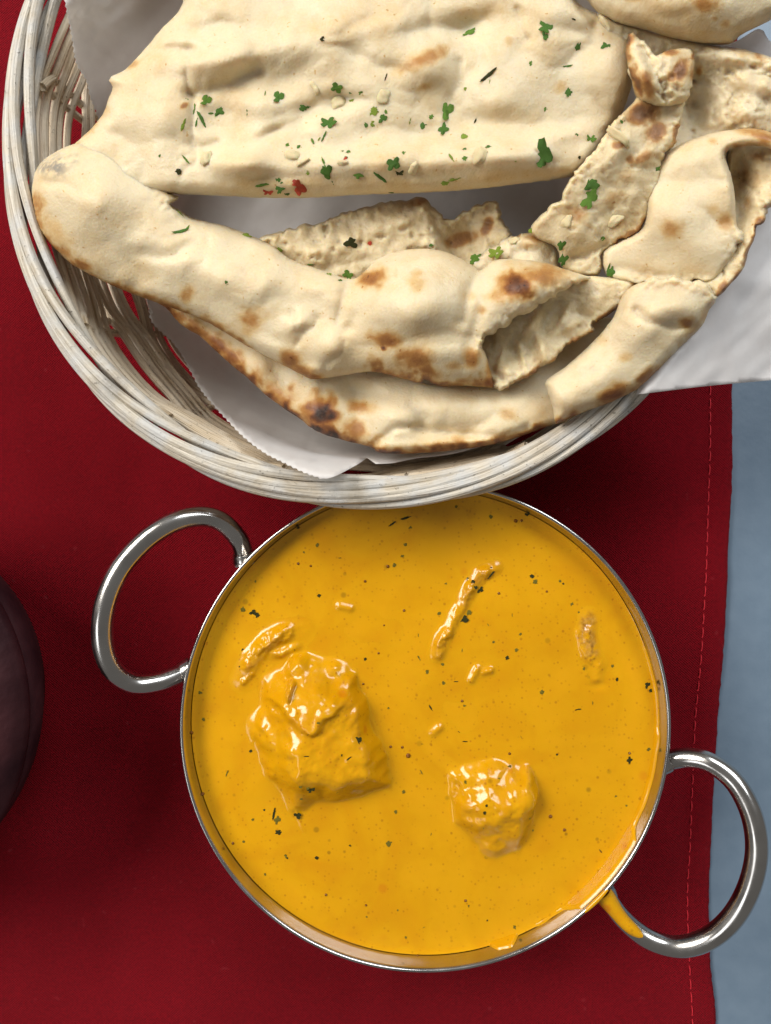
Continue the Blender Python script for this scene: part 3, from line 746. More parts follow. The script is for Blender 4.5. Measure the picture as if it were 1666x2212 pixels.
# ------------------------------------------------------------------ paper liner
def cdt(outline, pts):
    vin = [Vector((float(p[0]), float(p[1]))) for p in outline] + [Vector((float(p[0]), float(p[1]))) for p in pts]
    n = len(outline); ed = [(i, (i + 1) % n) for i in range(n)]
    r = delaunay_2d_cdt(vin, ed, [], 1, 1e-4)
    V = np.array([(p.x, p.y) for p in r[0]]); T = np.array([list(f) for f in r[2] if len(f) == 3])
    a, b, c = V[T[:, 0]], V[T[:, 1]], V[T[:, 2]]
    cr = (b[:, 0] - a[:, 0]) * (c[:, 1] - a[:, 1]) - (b[:, 1] - a[:, 1]) * (c[:, 0] - a[:, 0])
    # layout v points down, so positive area here is clockwise in the world: flip
    T = np.where((cr > 0)[:, None], T[:, [0, 2, 1]], T)
    return V, T
def hexgrid(poly, step, seed=0):
    lo = poly.min(0); hi = poly.max(0); r = np.random.RandomState(seed)
    ys = np.arange(lo[1], hi[1], step * 0.866); P = []
    for i, y in enumerate(ys):
        xs = np.arange(lo[0] + (step / 2 if i % 2 else 0), hi[0], step)
        P.append(np.stack([xs, np.full_like(xs, y)], -1))
    P = np.vstack(P) + r.uniform(-0.12, 0.12, (sum(len(q) for q in P), 2)) * step
    ok = inside_poly(P[:, 0], P[:, 1], poly); P = P[ok]
    d = dist_poly(P[:, 0], P[:, 1], poly, True)
    return P[d > step * 0.55]
def zigzag(pts, pitch, amp):
    p = catmull(pts, (3.0,), False); out = [p[0]]; acc = 0; s = 1
    for i in range(1, len(p)):
        acc += np.linalg.norm(p[i] - p[i - 1])
        if acc >= pitch / 2:
            d = p[i] - p[i - 1]; d /= np.linalg.norm(d) + 1e-9
            out.append(p[i] + s * amp * np.array([-d[1], d[0]])); s = -s; acc = 0
    return np.array(out)
z1 = zigzag([(128, -90), (140, 0), (154, 72), (165, 136), (186, 172), (195, 208), (211, 251), (235, 330), (280, 500), (318, 650), (329, 696), (376, 743), (405, 789), (430, 836), (455, 868), (494, 911), (530, 947), (573, 979), (614, 1000), (660, 1022), (700, 1036)], 9, 1.5)
z2 = np.array(catmull([(706, 1034), (728, 1027), (771, 1004), (793, 989)], 6, False))
z3 = np.array([(812, 1002), (850, 1000), (900, 990), (1000, 975), (1180, 920), (1300, 868), (1356, 855), (1427, 846), (1517, 835), (1600, 827), (1666, 821), (1760, 808), (1770, 500), (1765, 260), (1700, 110), (1662, 88), (1640, 62), (1575, 92), (1500, 60), (1450, -90)])
pout = np.vstack([z1, z2, catmull(z3, (9.0,), False)])
PCLR = TPS([(150, 0, 0.008), (290, 40, 0.022), (340, -80, 0.022), (215, 250, 0.004), (500, 950, 0.0), (700, 1030, 0.004), (790, 990, 0.001), (1000, 500, 0.002), (1400, 800, 0.002), (1520, 830, -0.004), (1660, 815, -0.010), (1660, 600, -0.003), (1760, 300, -0.006), (1640, 70, 0.003), (500, 460, 0.002), (1200, 300, 0.002)])
def paper_z(u, v):
    z = 0
    for du, dv in ((0, 0), (14, 0), (-14, 0), (0, 14), (0, -14), (25, 25), (-25, 25), (25, -25), (-25, -25)): z = z + basket_hit(u + du, v + dv) / 9
    return z + PCLR(u, v) + 0.0012 * fbm(u / 130, v / 130, 61, 2) + 0.0003 * vnoise((u + v) / 30, (u - v) / 120, 66) + 0.0012
# ------------------------------------------------------------------ naan pieces
PIECES = []
class Naan:
    def __init__(s, outline, zc, t, r, label, bumps=(), creases=(), spots=(), edges=(), torn=(), crumb=0.0, soot=(), rough=0.0, seed=0, step=5.0, und=0.6, mat='bread', jag=1.0, tb=0.55):
        s.zc = TPS([(a, b, c) for a, b, c in zc]); s.t = t; s.r = r; s.bumps = bumps; s.creases = [(np.array(p, float), w_, d_) for p, w_, d_ in creases]
        s.spots = spots; s.edges = edges; s.torn = torn; s.cr = crumb; s.soot = soot; s.rough = rough; s.seed = seed; s.und = und; s.tb = tb
        p = catmull(outline, (6.0,), True)
        # uneven edge; rougher along the torn stretches
        d = np.roll(p, -1, 0) - np.roll(p, 1, 0); d /= np.linalg.norm(d, axis=1, keepdims=True) + 1e-9
        nrm = np.stack([-d[:, 1], d[:, 0]], -1)
        am = np.full(len(p), 0.9 * jag)
        for tp in torn: am = np.maximum(am, 6.0 * np.exp(-(dist_poly(p[:, 0], p[:, 1], tp) / 16) ** 2))
        nz = vnoise(p[:, 0] / 13, p[:, 1] / 13, seed) * 0.8 + vnoise(p[:, 0] / 6, p[:, 1] / 6, seed + 5) * 0.5
        s.out = p + nrm * (am * nz)[:, None]
        pts = hexgrid(s.out, step, seed); V, T = cdt(s.out, pts)
        d = dist_poly(V[:, 0], V[:, 1], s.out, True); d[inside_poly(V[:, 0], V[:, 1], s.out) == False] = 0
        d[d < 0.05] = 0
        zt, zb = s.height(V[:, 0], V[:, 1], d)
        n = len(V); bd = d == 0
        bmap = np.arange(n); k = n; extra = []
        for i in np.where(~bd)[0]: bmap[i] = k; k += 1; extra.append(i)
        vs = np.vstack([PXn(V[:, 0], V[:, 1], zt), PXn(V[extra, 0], V[extra, 1], zb[extra])])
        fs = np.vstack([T, bmap[T][:, ::-1]])
        ctr = vs.mean(0); ctr[2] = vs[:, 2].min()
        s.o = mesh('naan_piece', vs - ctr, fs, M[mat]); s.o.location = tuple(ctr)
        tag(s.o, label, 'naan', 'pieces of naan in the basket')
        to, cr, so = s.paint(V[:, 0], V[:, 1], d)
        for nm, a in (('toast', to), ('crumb', cr), ('soot', so)): fattr(s.o.data, nm, np.concatenate([a, np.maximum(a[extra], 0.25 if nm == 'toast' else 0)]))
        PIECES.append(s)
    def height(s, u, v, d):
        zm = s.zc(u, v)
        r = np.full(np.shape(u), float(s.r)); tt = np.full(np.shape(u), s.t)
        for tp in s.torn:
            g = np.exp(-(dist_poly(u, v, tp) / 30) ** 2); r = r * (1 - g) + 5 * g
        q = np.clip(d / r, 0, 1); pr = np.sqrt(1 - (1 - q) ** 2)
        x = 0
        for b in s.bumps:
            bu, bv, ru, rv, an, h = b[:6]; pw = 1.0 + 0.4 * (b[6] - 1) if len(b) > 6 else 1.0
            ca, sa = math.cos(math.radians(an)), math.sin(math.radians(an))
            du = (u - bu) * ca + (v - bv) * sa; dv = -(u - bu) * sa + (v - bv) * ca
            x = x + 1.5 * h * np.exp(-(((du / ru) ** 2 + (dv / rv) ** 2) ** pw))
        for p, w_, dp in s.creases:
            dd = dist_poly(u, v, p) + 5 * vnoise(u / 26, v / 26, s.seed + 77)
            x = x - 0.6 * dp * np.exp(-(np.abs(dd) / (w_ * 1.45)) ** 1.6)
        wu = u + 26 * vnoise(u / 60, v / 60, s.seed + 50); wv = v + 26 * vnoise(u / 60, v / 60, s.seed + 51)
        bil = np.sqrt(vnoise(wu / 120, wv / 85, s.seed + 52) ** 2 + 0.03); bil2 = np.sqrt(vnoise(wu / 52, wv / 40, s.seed + 53) ** 2 + 0.02)
        x = x * 1.15 + s.und * (fbm(u / 120, v / 120, s.seed, 2, 0.4) * 1.3 + 2.3 * (bil - 0.35) + 0.35 * (bil2 - 0.35)) + 0.05 * vnoise(u / 14, v / 14, s.seed + 8)
        if s.rough: 
            rn = fbm(u / 40, v / 40, s.seed + 3, 3, 0.5); x = x + s.rough * (rn * 0.8 - 0.9 * sstep(0.35, 0.9, fbm(u / 15, v / 15, s.seed + 4, 2)))
        for tp in s.torn:
            g = np.exp(-(dist_poly(u, v, tp) / 22) ** 2); x = x + g * 0.7 * fbm(u / 11, v / 11, s.seed + 13, 2)
        top = zm + (tt * pr) + x * 0.001 * np.minimum(1, d / 10.0)
        bot = zm - tt * s.tb * pr + 0.6 * x * 0.001 * np.minimum(1, d / 10.0)
        bot = np.minimum(bot, top - 0.0006 * np.minimum(1, d / 6.0))
        return top, bot
    def paint(s, u, v, d):
        to = np.zeros(np.shape(u)); cr = np.full(np.shape(u), float(s.cr)); so = np.zeros(np.shape(u))
        wn = fbm(u / 20, v / 20, s.seed + 41, 3)
        def ell(b):
            bu, bv, ru, rv, an = b[:5]; ru *= 1.22; rv *= 1.22; ca, sa = math.cos(math.radians(an)), math.sin(math.radians(an))
            du = (u - bu) * ca + (v - bv) * sa; dv = -(u - bu) * sa + (v - bv) * ca
            return np.sqrt((du / ru) ** 2 + (dv / rv) ** 2) + 0.22 * wn
        for b in s.spots: to = np.maximum(to, b[5] * (0.70 * sstep(1.30, 0.40, ell(b)) + 0.34 * sstep(0.80, 0.15, ell(b))))
        for b in s.soot: so = np.maximum(so, b[5] * sstep(1.3, 0.2, ell(b)))
        for p, w_, st in s.edges:
            dd = dist_poly(u, v, np.array(p, float)); to = np.maximum(to, st * 1.0 * np.exp(-(dd / (1.15 * w_ * (1 + 0.55 * wn))) ** 2) * np.clip(0.85 + 0.5 * wn, 0.2, 1.3))
        for tp in s.torn: cr = np.maximum(cr, np.exp(-(dist_poly(u, v, tp) / 13) ** 2))
        return np.clip(to, 0, 1), np.clip(cr, 0, 1), so
    def top_at(s, u, v):
        u = np.array([u], float); v = np.array([v], float)
        if not inside_poly(u, v, s.out)[0]: return None
        d = dist_poly(u, v, s.out, True); return float(s.height(u, v, d)[0][0])

# inner crumb seen in the gap between the two folds
G = Naan([(560, 520), (632, 492), (696, 476), (793, 446), (882, 430), (912, 426), (940, 448), (972, 474), (1015, 450), (1072, 430), (1084, 462), (1102, 505), (1085, 560), (1000, 610), (760, 650), (620, 590)],
    [(560, 520, .066), (880, 430, .066), (1080, 440, .067), (1000, 610, .062), (700, 620, .062), (850, 510, .068)], 0.004, 14, 'torn crumb-side piece of naan lying deep in the gap between two folds',
    bumps=[(1000, 510, 40, 50, 0, -3.0), (700, 540, 60, 30, -10, 1.5), (880, 470, 70, 24, -20, 1.5), (930, 520, 30, 40, 0, 2)], creases=[([(930, 440), (950, 500), (975, 545)], 8, 2.5), ([(1000, 450), (1020, 510)], 7, 2.0)],
    spots=[(997, 516, 34, 16, -20, .55), (1052, 487, 12, 22, 20, .6), (905, 436, 40, 10, -10, .4), (800, 525, 8, 8, 0, .4), (1050, 450, 10, 20, 0, .35)], torn=[[(560, 520), (696, 476), (882, 430), (972, 474), (1072, 430), (1102, 505)]], crumb=.9, rough=1.1, seed=11, mat='crumb')
# bottom naan
C1 = Naan([(330, 640), (358, 664), (394, 703), (430, 725), (465, 757), (501, 789), (537, 818), (574, 853), (614, 882), (650, 907), (685, 932), (739, 950), (800, 966), (818, 977), (865, 980), (936, 977), (990, 971), (1044, 964), (1115, 946), (1180, 922), (1250, 900), (1320, 840), (1350, 740), (1330, 690), (1250, 690), (1000, 700), (800, 690), (600, 660), (450, 610)],
    [(350, 655, .052), (465, 757, .053), (574, 853, .055), (739, 950, .059), (865, 978, .062), (990, 971, .063), (1180, 922, .064), (1300, 850, .058), (1340, 710, .062), (1200, 740, .056), (900, 720, .052), (600, 680, .050), (900, 870, .062), (680, 840, .058)], 0.0055, 26, 'lowest naan piece with charred blisters resting on the basket rim',
    bumps=[(690, 895, 70, 40, 40, 1.6), (850, 900, 50, 45, 0, 1.8), (960, 880, 90, 45, -8, 2.2), (1110, 890, 70, 45, -10, 1.6), (560, 790, 40, 30, 40, 1.6), (780, 850, 40, 20, 10, -1.2), (980, 957, 130, 14, -5, 1.6)],
    creases=[([(885, 875), (920, 905), (900, 925)], 9, 1.8), ([(812, 958), (850, 928), (885, 921), (1000, 939), (1080, 945), (1139, 925)], 6, 2.6), ([(700, 850), (790, 842), (850, 860)], 12, 1.4), ([(590, 800), (620, 830)], 9, 1.0)],
    spots=[(696, 893, 33, 38, -10, .98), (775, 878, 30, 16, 10, .42), (768, 926, 26, 22, 30, .5), (468, 742, 30, 14, 35, .62), (505, 775, 22, 14, 40, .55), (630, 838, 9, 12, 0, .35), (1097, 893, 22, 13, 20, .25), (990, 955, 16, 14, 0, .35), (950, 962, 25, 7, 0, .3), (600, 850, 30, 14, 40, .4)],
    edges=[([(358, 664), (394, 703), (430, 725), (465, 757), (537, 818), (574, 853), (614, 882)], 15, .62), ([(614, 882), (650, 907), (685, 932), (739, 950), (800, 966)], 13, .85), ([(655, 912), (690, 934)], 9, 1.0), ([(818, 977), (865, 980), (936, 977), (1044, 964), (1115, 946), (1190, 920)], 10, .62), ([(820, 978), (870, 982)], 6, .95)], seed=12, und=.7)
# right flap of the bottom naan
C2 = Naan([(1180, 822), (1183, 845), (1195, 885), (1197, 908), (1202, 914), (1248, 896), (1320, 868), (1374, 842), (1410, 810), (1463, 757), (1517, 703), (1532, 670), (1549, 642), (1520, 612), (1463, 600), (1400, 604), (1350, 632), (1322, 690), (1284, 735), (1225, 790)],
    [(1185, 830, 0.0720), (1200, 910, 0.0710), (1374, 842, 0.0740), (1517, 703, 0.0770), (1549, 642, 0.0805), (1430, 615, 0.0815), (1284, 735, 0.0730), (1370, 740, 0.0775)], 0.0055, 24, 'thick folded naan flap hanging over the basket rim on the white paper',
    bumps=[(1290, 820, 80, 45, -35, 2.0), (1400, 700, 60, 50, -40, 2.2), (1470, 665, 50, 28, 10, 1.5), (1230, 860, 35, 40, 0, 1.0)],
    creases=[([(1375, 672), (1400, 690), (1440, 705), (1500, 708)], 7, 2.2), ([(1228, 788), (1260, 802), (1290, 800)], 8, 1.2), ([(1410, 650), (1450, 648)], 7, 1.0)],
    spots=[(1485, 699, 17, 14, 0, .5), (1327, 848, 36, 18, -28, .62), (1395, 812, 26, 12, -35, .5), (1352, 772, 14, 10, 0, .22), (1300, 735, 14, 14, 0, .15)],
    edges=[([(1202, 914), (1248, 896), (1320, 868)], 7, .55), ([(1320, 868), (1374, 842), (1463, 757), (1535, 670)], 7, .28)], torn=[[(1549, 642), (1520, 612), (1463, 600), (1400, 604)]], seed=13, und=.6)
# back naan strip beneath the top right one
H1 = Naan([(1290, 30), (1340, 45), (1392, 60), (1463, 78), (1520, 90), (1570, 100), (1620, 110), (1700, 140), (1720, 200), (1715, 290), (1660, 300), (1600, 300), (1500, 330), (1440, 330), (1430, 200), (1330, 120)],
    [(1299, 36, 0.0850), (1463, 82, 0.0820), (1570, 100, 0.0820), (1700, 140, 0.0820), (1700, 290, 0.0780), (1480, 320, 0.0740), (1440, 200, 0.0760), (1560, 200, 0.0770)], 0.004, 14, 'torn naan strip with pale crumb side under the top corner naan',
    bumps=[(1600, 130, 90, 22, 12, 2.0), (1500, 230, 40, 60, 0, -2.5), (1610, 240, 50, 45, 0, 2.5), (1640, 180, 60, 25, 10, 2)], creases=[([(1496, 170), (1570, 160), (1616, 142), (1700, 175)], 8, 2.0), ([(1585, 205), (1575, 250), (1590, 270)], 7, 2.0)],
    spots=[(1510, 155, 9, 12, 0, .45), (1480, 110, 20, 8, 10, .3)], edges=[([(1570, 100), (1620, 112), (1700, 142)], 8, .42), ([(1400, 66), (1500, 88)], 7, .3)], torn=[[(1496, 170), (1570, 160), (1616, 142), (1700, 175)], [(1585, 205), (1575, 250), (1620, 280)]], crumb=.45, rough=.7, seed=14)
# top right naan
Fn = Naan([(1255, -60), (1270, 2), (1320, 44), (1392, 64), (1463, 84), (1535, 96), (1578, 94), (1606, 73), (1666, 43), (1740, 0), (1740, -90), (1400, -100)],
    [(1270, 0, 0.0880), (1392, 66, 0.0870), (1535, 95, 0.0850), (1606, 72, 0.0850), (1700, 20, 0.0860), (1500, -40, 0.0930), (1740, -90, 0.0900), (1255, -60, 0.0900)], 0.0055, 34, 'tan naan lying uppermost over the paper corner',
    bumps=[(1500, 10, 130, 50, 0, 1.2)], spots=[(1524, 12, 32, 20, 10, .42), (1568, 52, 12, 10, 0, .3), (1545, 40, 8, 6, 0, .35), (1365, -5, 26, 10, 0, .28), (1450, 30, 120, 40, 10, .14)], seed=15, und=.5)
# right naan
E = Naan([(1395, 470), (1400, 420), (1430, 345), (1463, 315), (1535, 289), (1606, 278), (1650, 282), (1690, 300), (1700, 330), (1640, 316), (1590, 318), (1568, 336), (1580, 380), (1588, 430), (1592, 490), (1606, 510), (1580, 560), (1545, 610), (1517, 610), (1440, 616), (1374, 612), (1318, 602), (1300, 565), (1312, 532), (1380, 500)],
    [(1400, 420, 0.0780), (1463, 315, 0.0790), (1606, 278, 0.0840), (1690, 300, 0.0850), (1580, 380, 0.0845), (1592, 490, 0.0825), (1545, 610, 0.0770), (1374, 612, 0.0730), (1320, 550, 0.0720), (1460, 450, 0.0815)], 0.0042, 16, 'broad smooth naan piece with a torn curled end overhanging the white paper',
    bumps=[(1500, 340, 60, 30, -10, 1.0), (1450, 460, 60, 60, 0, 1.2), (1530, 540, 50, 40, 0, .8)], creases=[([(1420, 400), (1460, 390), (1530, 395)], 14, 1.0), ([(1330, 580), (1400, 590), (1500, 600)], 8, 1.2)],
    spots=[(1452, 494, 22, 19, 0, .32), (1569, 482, 18, 22, 0, .30), (1540, 306, 10, 8, 0, .2), (1648, 296, 30, 14, 15, .55), (1630, 285, 40, 8, 5, .35), (1540, 450, 14, 12, 0, .14), (1400, 600, 8, 6, 0, .25)],
    edges=[([(1606, 278), (1650, 282), (1690, 300)], 7, .4), ([(1590, 318), (1640, 316)], 5, .5)], torn=[[(1592, 500), (1606, 512), (1590, 545)], [(1374, 612), (1440, 616), (1517, 610)]], seed=16, und=.5)
# curled crumb inside of the right naan
E2 = Naan([(1575, 320), (1600, 300), (1680, 300), (1720, 340), (1705, 400), (1668, 448), (1650, 480), (1635, 497), (1628, 520), (1617, 545), (1606, 580), (1580, 612), (1553, 640), (1530, 640), (1500, 625), (1540, 560), (1580, 500), (1570, 420)],
    [(1580, 320, 0.0760), (1680, 300, 0.0790), (1700, 400, 0.0800), (1650, 480, 0.0825), (1606, 580, 0.0815), (1540, 635, 0.0800), (1580, 500, 0.0760), (1580, 420, 0.0720)], 0.003, 12, 'crumb-sided underside layer of the curled naan end with browned outer crust',
    bumps=[(1600, 400, 25, 70, 0, -2.0), (1640, 430, 25, 40, 30, 1.5)], creases=[([(1600, 345), (1610, 400), (1600, 460)], 10, 2.0)],
    spots=[(1625, 380, 30, 30, 0, .3), (1640, 340, 20, 20, 0, .3), (1615, 440, 10, 22, 0, .35)], edges=[([(1720, 340), (1705, 400), (1668, 448), (1635, 497), (1617, 545), (1606, 580), (1553, 640)], 13, .66), ([(1612, 560), (1600, 590), (1560, 635)], 7, .85)], torn=[[(1705, 400), (1668, 448), (1635, 497)]], crumb=.85, rough=.9, seed=17, mat='crumb')
# main top fold
A = Naan([(420, -90), (394, 10), (350, 62), (312, 107), (279, 143), (262, 155), (240, 165), (236, 174), (244, 188), (236, 210), (222, 247), (190, 285), (158, 316), (150, 350), (180, 400), (260, 425), (330, 420), (380, 419), (430, 421), (500, 424), (558, 427), (664, 427), (793, 420), (900, 417), (1029, 408), (1139, 395), (1210, 386), (1250, 374), (1300, 320), (1350, 230), (1370, 150), (1364, 72), (1299, 34), (1248, 4), (1200, -70), (800, -110)],
    [(420, -60, .080), (279, 143, .076), (222, 247, .0735), (158, 316, .070), (300, 420, .072), (400, 415, .075), (664, 424, .0775), (900, 415, .078), (1139, 394, .079), (1250, 370, .078), (1365, 120, .080), (1250, 0, .083), (800, -80, .084), (600, 240, .0795), (1000, 240, .080), (800, 120, .084), (450, 100, .082)], 0.0065, 30, 'largest folded garlic naan sprinkled with green herbs and chili',
    bumps=[(485, 125, 80, 34, -10, 2.8, 1.4), (350, 250, 70, 70, -40, 2.0), (525, 352, 58, 30, 0, 3.4, 1.4), (926, 140, 52, 50, -20, 2.8, 1.5), (850, 350, 260, 34, -2, 2.6), (1120, 330, 110, 34, -4, 2.0), (1130, 170, 90, 80, 0, 1.4), (720, 75, 120, 40, -15, 1.6), (640, 170, 60, 40, 0, -1.2), (590, 285, 40, 12, -20, -0.5), (700, 238, 60, 20, -20, -1.3), (1065, 262, 80, 26, 5, -1.5), (1210, 290, 60, 20, -8, 1.3), (1185, 60, 50, 60, 0, 1.2), (1310, 150, 50, 70, 20, 1.2), (560, 225, 60, 30, 0, 1.0), (480, 250, 50, 40, 0, -0.9), (1010, 60, 50, 30, 0, -1.5)],
    creases=[([(405, 205), (450, 200), (510, 182), (556, 155)], 11, 2.3), ([(410, 108), (402, 160), (406, 204)], 7, 1.6), ([(419, 210), (414, 280), (424, 345)], 6, 1.5), ([(560, 300), (585, 285), (620, 268)], 7, 0.6), ([(995, 135), (990, 170), (975, 215)], 9, 1.5), ([(880, 70), (930, 62), (1000, 70), (1060, 30)], 14, 1.6), ([(1118, 20), (1125, 60), (1140, 85)], 6, 1.3), ([(930, 0), (925, 60)], 8, 1.0), ([(1290, 55), (1340, 72), (1364, 76)], 6, 1.5), ([(440, 320), (470, 310)], 9, 1.6), ([(600, 250), (660, 232), (745, 220)], 12, 1.1), ([(800, 290), (900, 285), (1000, 295)], 16, 1.0), ([(1150, 300), (1240, 270)], 14, 0.9)],
    spots=[(912, 128, 56, 16, -25, .40), (955, 110, 18, 14, -20, .34), (918, 186, 16, 8, -15, .24), (287, 138, 14, 8, -40, .26), (398, 228, 5, 9, 60, .5), (1210, 188, 14, 13, 0, .2), (820, 30, 100, 40, 0, .10), (1050, 20, 60, 26, 0, .12), (700, 60, 70, 30, 0, .08), (1100, 90, 9, 9, 0, .2), (700, 395, 200, 14, 0, .12), (1130, 375, 120, 14, -5, .13)], edges=[([(240, 195), (222, 247), (160, 316)], 9, .16)], seed=18, und=.75, step=4.6)
# small puffy torn piece beside strip
I_ = Naan([(1000, 600), (1005, 570), (1040, 545), (1078, 528), (1092, 516), (1120, 506), (1160, 503), (1190, 512), (1206, 535), (1212, 575), (1240, 600), (1200, 640), (1080, 640)],
    [(1010, 570, .066), (1090, 516, .068), (1190, 512, .068), (1210, 575, .066), (1100, 630, .064), (1120, 560, .070)], 0.004, 14, 'small puffy torn naan bit with herbs tucked beside the charred bubble',
    bumps=[(1150, 525, 40, 16, 5, 1.6), (1085, 548, 30, 20, -20, 1.4), (1150, 570, 40, 24, 0, 1.2)], creases=[([(1100, 520), (1112, 545)], 6, 1.2), ([(1200, 520), (1190, 560)], 7, 1.5)],
    spots=[(1165, 515, 34, 12, 5, .42), (1115, 510, 14, 8, -20, .45), (1140, 530, 14, 8, 0, .3)], torn=[[(1005, 570), (1078, 528), (1120, 506)]], crumb=.5, rough=.5, seed=19)
# torn strip with browned crumb
D = Naan([(1356, 150), (1377, 204), (1338, 251), (1310, 290), (1284, 322), (1260, 352), (1231, 388), (1213, 423), (1180, 453), (1146, 492), (1160, 515), (1202, 535), (1214, 575), (1240, 596), (1272, 594), (1299, 590), (1298, 551), (1316, 536), (1345, 517), (1377, 501), (1392, 480), (1406, 458), (1416, 420), (1427, 387), (1434, 344), (1456, 312), (1463, 279), (1478, 244), (1481, 200), (1470, 165), (1440, 130), (1400, 120)],
    [(1370, 150, .0865), (1377, 204, .0870), (1284, 322, .0868), (1213, 423, .082), (1170, 500, .075), (1280, 592, .0705), (1377, 501, .0755), (1427, 387, .080), (1463, 279, .0835), (1475, 180, .0845), (1340, 400, .083), (1400, 260, .0865)], 0.0020, 8, 'long torn naan strip with browned pocked crumb side and large herb leaves',
    bumps=[(1330, 330, 50, 22, -50, 1.2), (1370, 400, 40, 50, 0, 1.0), (1250, 500, 50, 30, -40, 1.4), (1420, 260, 30, 30, 0, -1.0), (1395, 340, 30, 16, -40, 1.2)], creases=[([(1240, 560), (1275, 545), (1310, 535)], 7, 2.4), ([(1310, 300), (1360, 270)], 8, 1.0), ([(1290, 470), (1340, 440), (1360, 400)], 10, 1.0), ([(1210, 460), (1240, 470), (1270, 500)], 9, 1.3)],
    spots=[(1390, 243, 34, 32, -30, .72), (1415, 286, 30, 22, -40, .62), (1338, 312, 16, 9, -15, .68), (1391, 340, 28, 12, -30, .42), (1360, 345, 10, 12, 0, .55), (1241, 465, 30, 26, 0, .36), (1330, 425, 34, 16, -30, .30), (1334, 480, 24, 18, -40, .34), (1350, 380, 20, 30, 20, .26), (1460, 180, 16, 24, 0, .6), (1425, 200, 10, 14, 0, .4)],
    edges=[([(1478, 244), (1463, 279), (1456, 312), (1434, 344), (1427, 387), (1406, 458), (1377, 501), (1345, 517), (1316, 536)], 6, .55)], torn=[[(1481, 200), (1463, 279), (1434, 344), (1420, 400)], [(1377, 501), (1316, 536), (1298, 551), (1299, 590), (1240, 596)], [(1188, 453), (1213, 423), (1260, 352), (1338, 251)]], crumb=.75, rough=.5, seed=20, mat='crumb', und=.25)
# folded crust flap at the top of the strip
D2 = Naan([(1358, 76), (1368, 74), (1398, 100), (1418, 118), (1445, 108), (1490, 104), (1500, 122), (1496, 172), (1486, 215), (1455, 228), (1424, 230), (1392, 222), (1372, 204), (1362, 160), (1352, 118)],
    [(1360, 76, .090), (1352, 118, .090), (1382, 200, .0885), (1432, 222, .0868), (1490, 104, .088), (1496, 172, .088), (1400, 150, .0925)], 0.0028, 9, 'small folded crust flap with scorched rim at the end of the torn strip',
    bumps=[(1385, 150, 18, 60, -25, 1.5)], creases=[([(1395, 105), (1412, 150), (1438, 200)], 7, 3.0), ([(1430, 120), (1440, 170)], 8, 1.5)],
    spots=[(1398, 180, 16, 28, -20, .62), (1447, 112, 24, 9, 5, .66), (1474, 150, 18, 30, 10, .72), (1450, 168, 12, 16, 0, .55)], edges=[([(1356, 80), (1352, 118), (1366, 160), (1384, 200)], 9, .72), ([(1500, 122), (1496, 172)], 6, .6)], torn=[[(1368, 74), (1398, 100), (1420, 150), (1438, 210)], [(1484, 196), (1440, 198)]], crumb=.55, rough=.6, seed=21, mat='crumb')
# torn open end of the lower fold: hollow crumb
B2 = Naan([(1010, 720), (1045, 690), (1120, 640), (1200, 600), (1270, 596), (1320, 600), (1376, 606), (1367, 631), (1338, 663), (1302, 689), (1284, 697), (1280, 717), (1262, 726), (1238, 742), (1214, 752), (1202, 778), (1159, 803), (1123, 825), (1088, 843), (1066, 836), (1040, 800)],
    [(1010, 720, .068), (1120, 640, .0695), (1270, 596, .074), (1376, 606, .073), (1284, 697, .071), (1202, 778, .0715), (1088, 842, .072), (1040, 800, .066), (1150, 720, .0690), (1250, 650, .0720)], 0.003, 12, 'hollow airy crumb inside the torn end of the charred naan fold',
    bumps=[(1110, 745, 34, 26, -40, -1.8), (1190, 675, 40, 24, -30, -1.6), (1150, 705, 12, 44, 35, 2.0), (1085, 770, 7, 30, 20, 1.0), (1128, 770, 6, 32, -15, 1.0), (1215, 690, 7, 30, 30, 0.9), (1090, 800, 26, 20, 0, 1.6), (1230, 700, 30, 14, -35, 1.6), (1300, 640, 40, 26, -35, 1.0), (1170, 750, 12, 30, -20, 2.0)], creases=[([(1065, 800), (1085, 815)], 6, 2.0), ([(1180, 715), (1215, 705), (1250, 680)], 8, 2.0), ([(1270, 690), (1215, 735)], 7, 1.2)],
    spots=[(1160, 780, 20, 14, -30, .3)], edges=[([(1376, 606), (1367, 631), (1338, 663), (1302, 689), (1284, 697)], 8, .62), ([(1280, 717), (1238, 742), (1202, 778), (1159, 803), (1123, 825), (1100, 838)], 9, .6)], torn=[[(1284, 697), (1280, 717), (1238, 742), (1202, 778), (1159, 803), (1088, 843)]], crumb=1.0, rough=.55, seed=22, und=.25, mat='crumb')
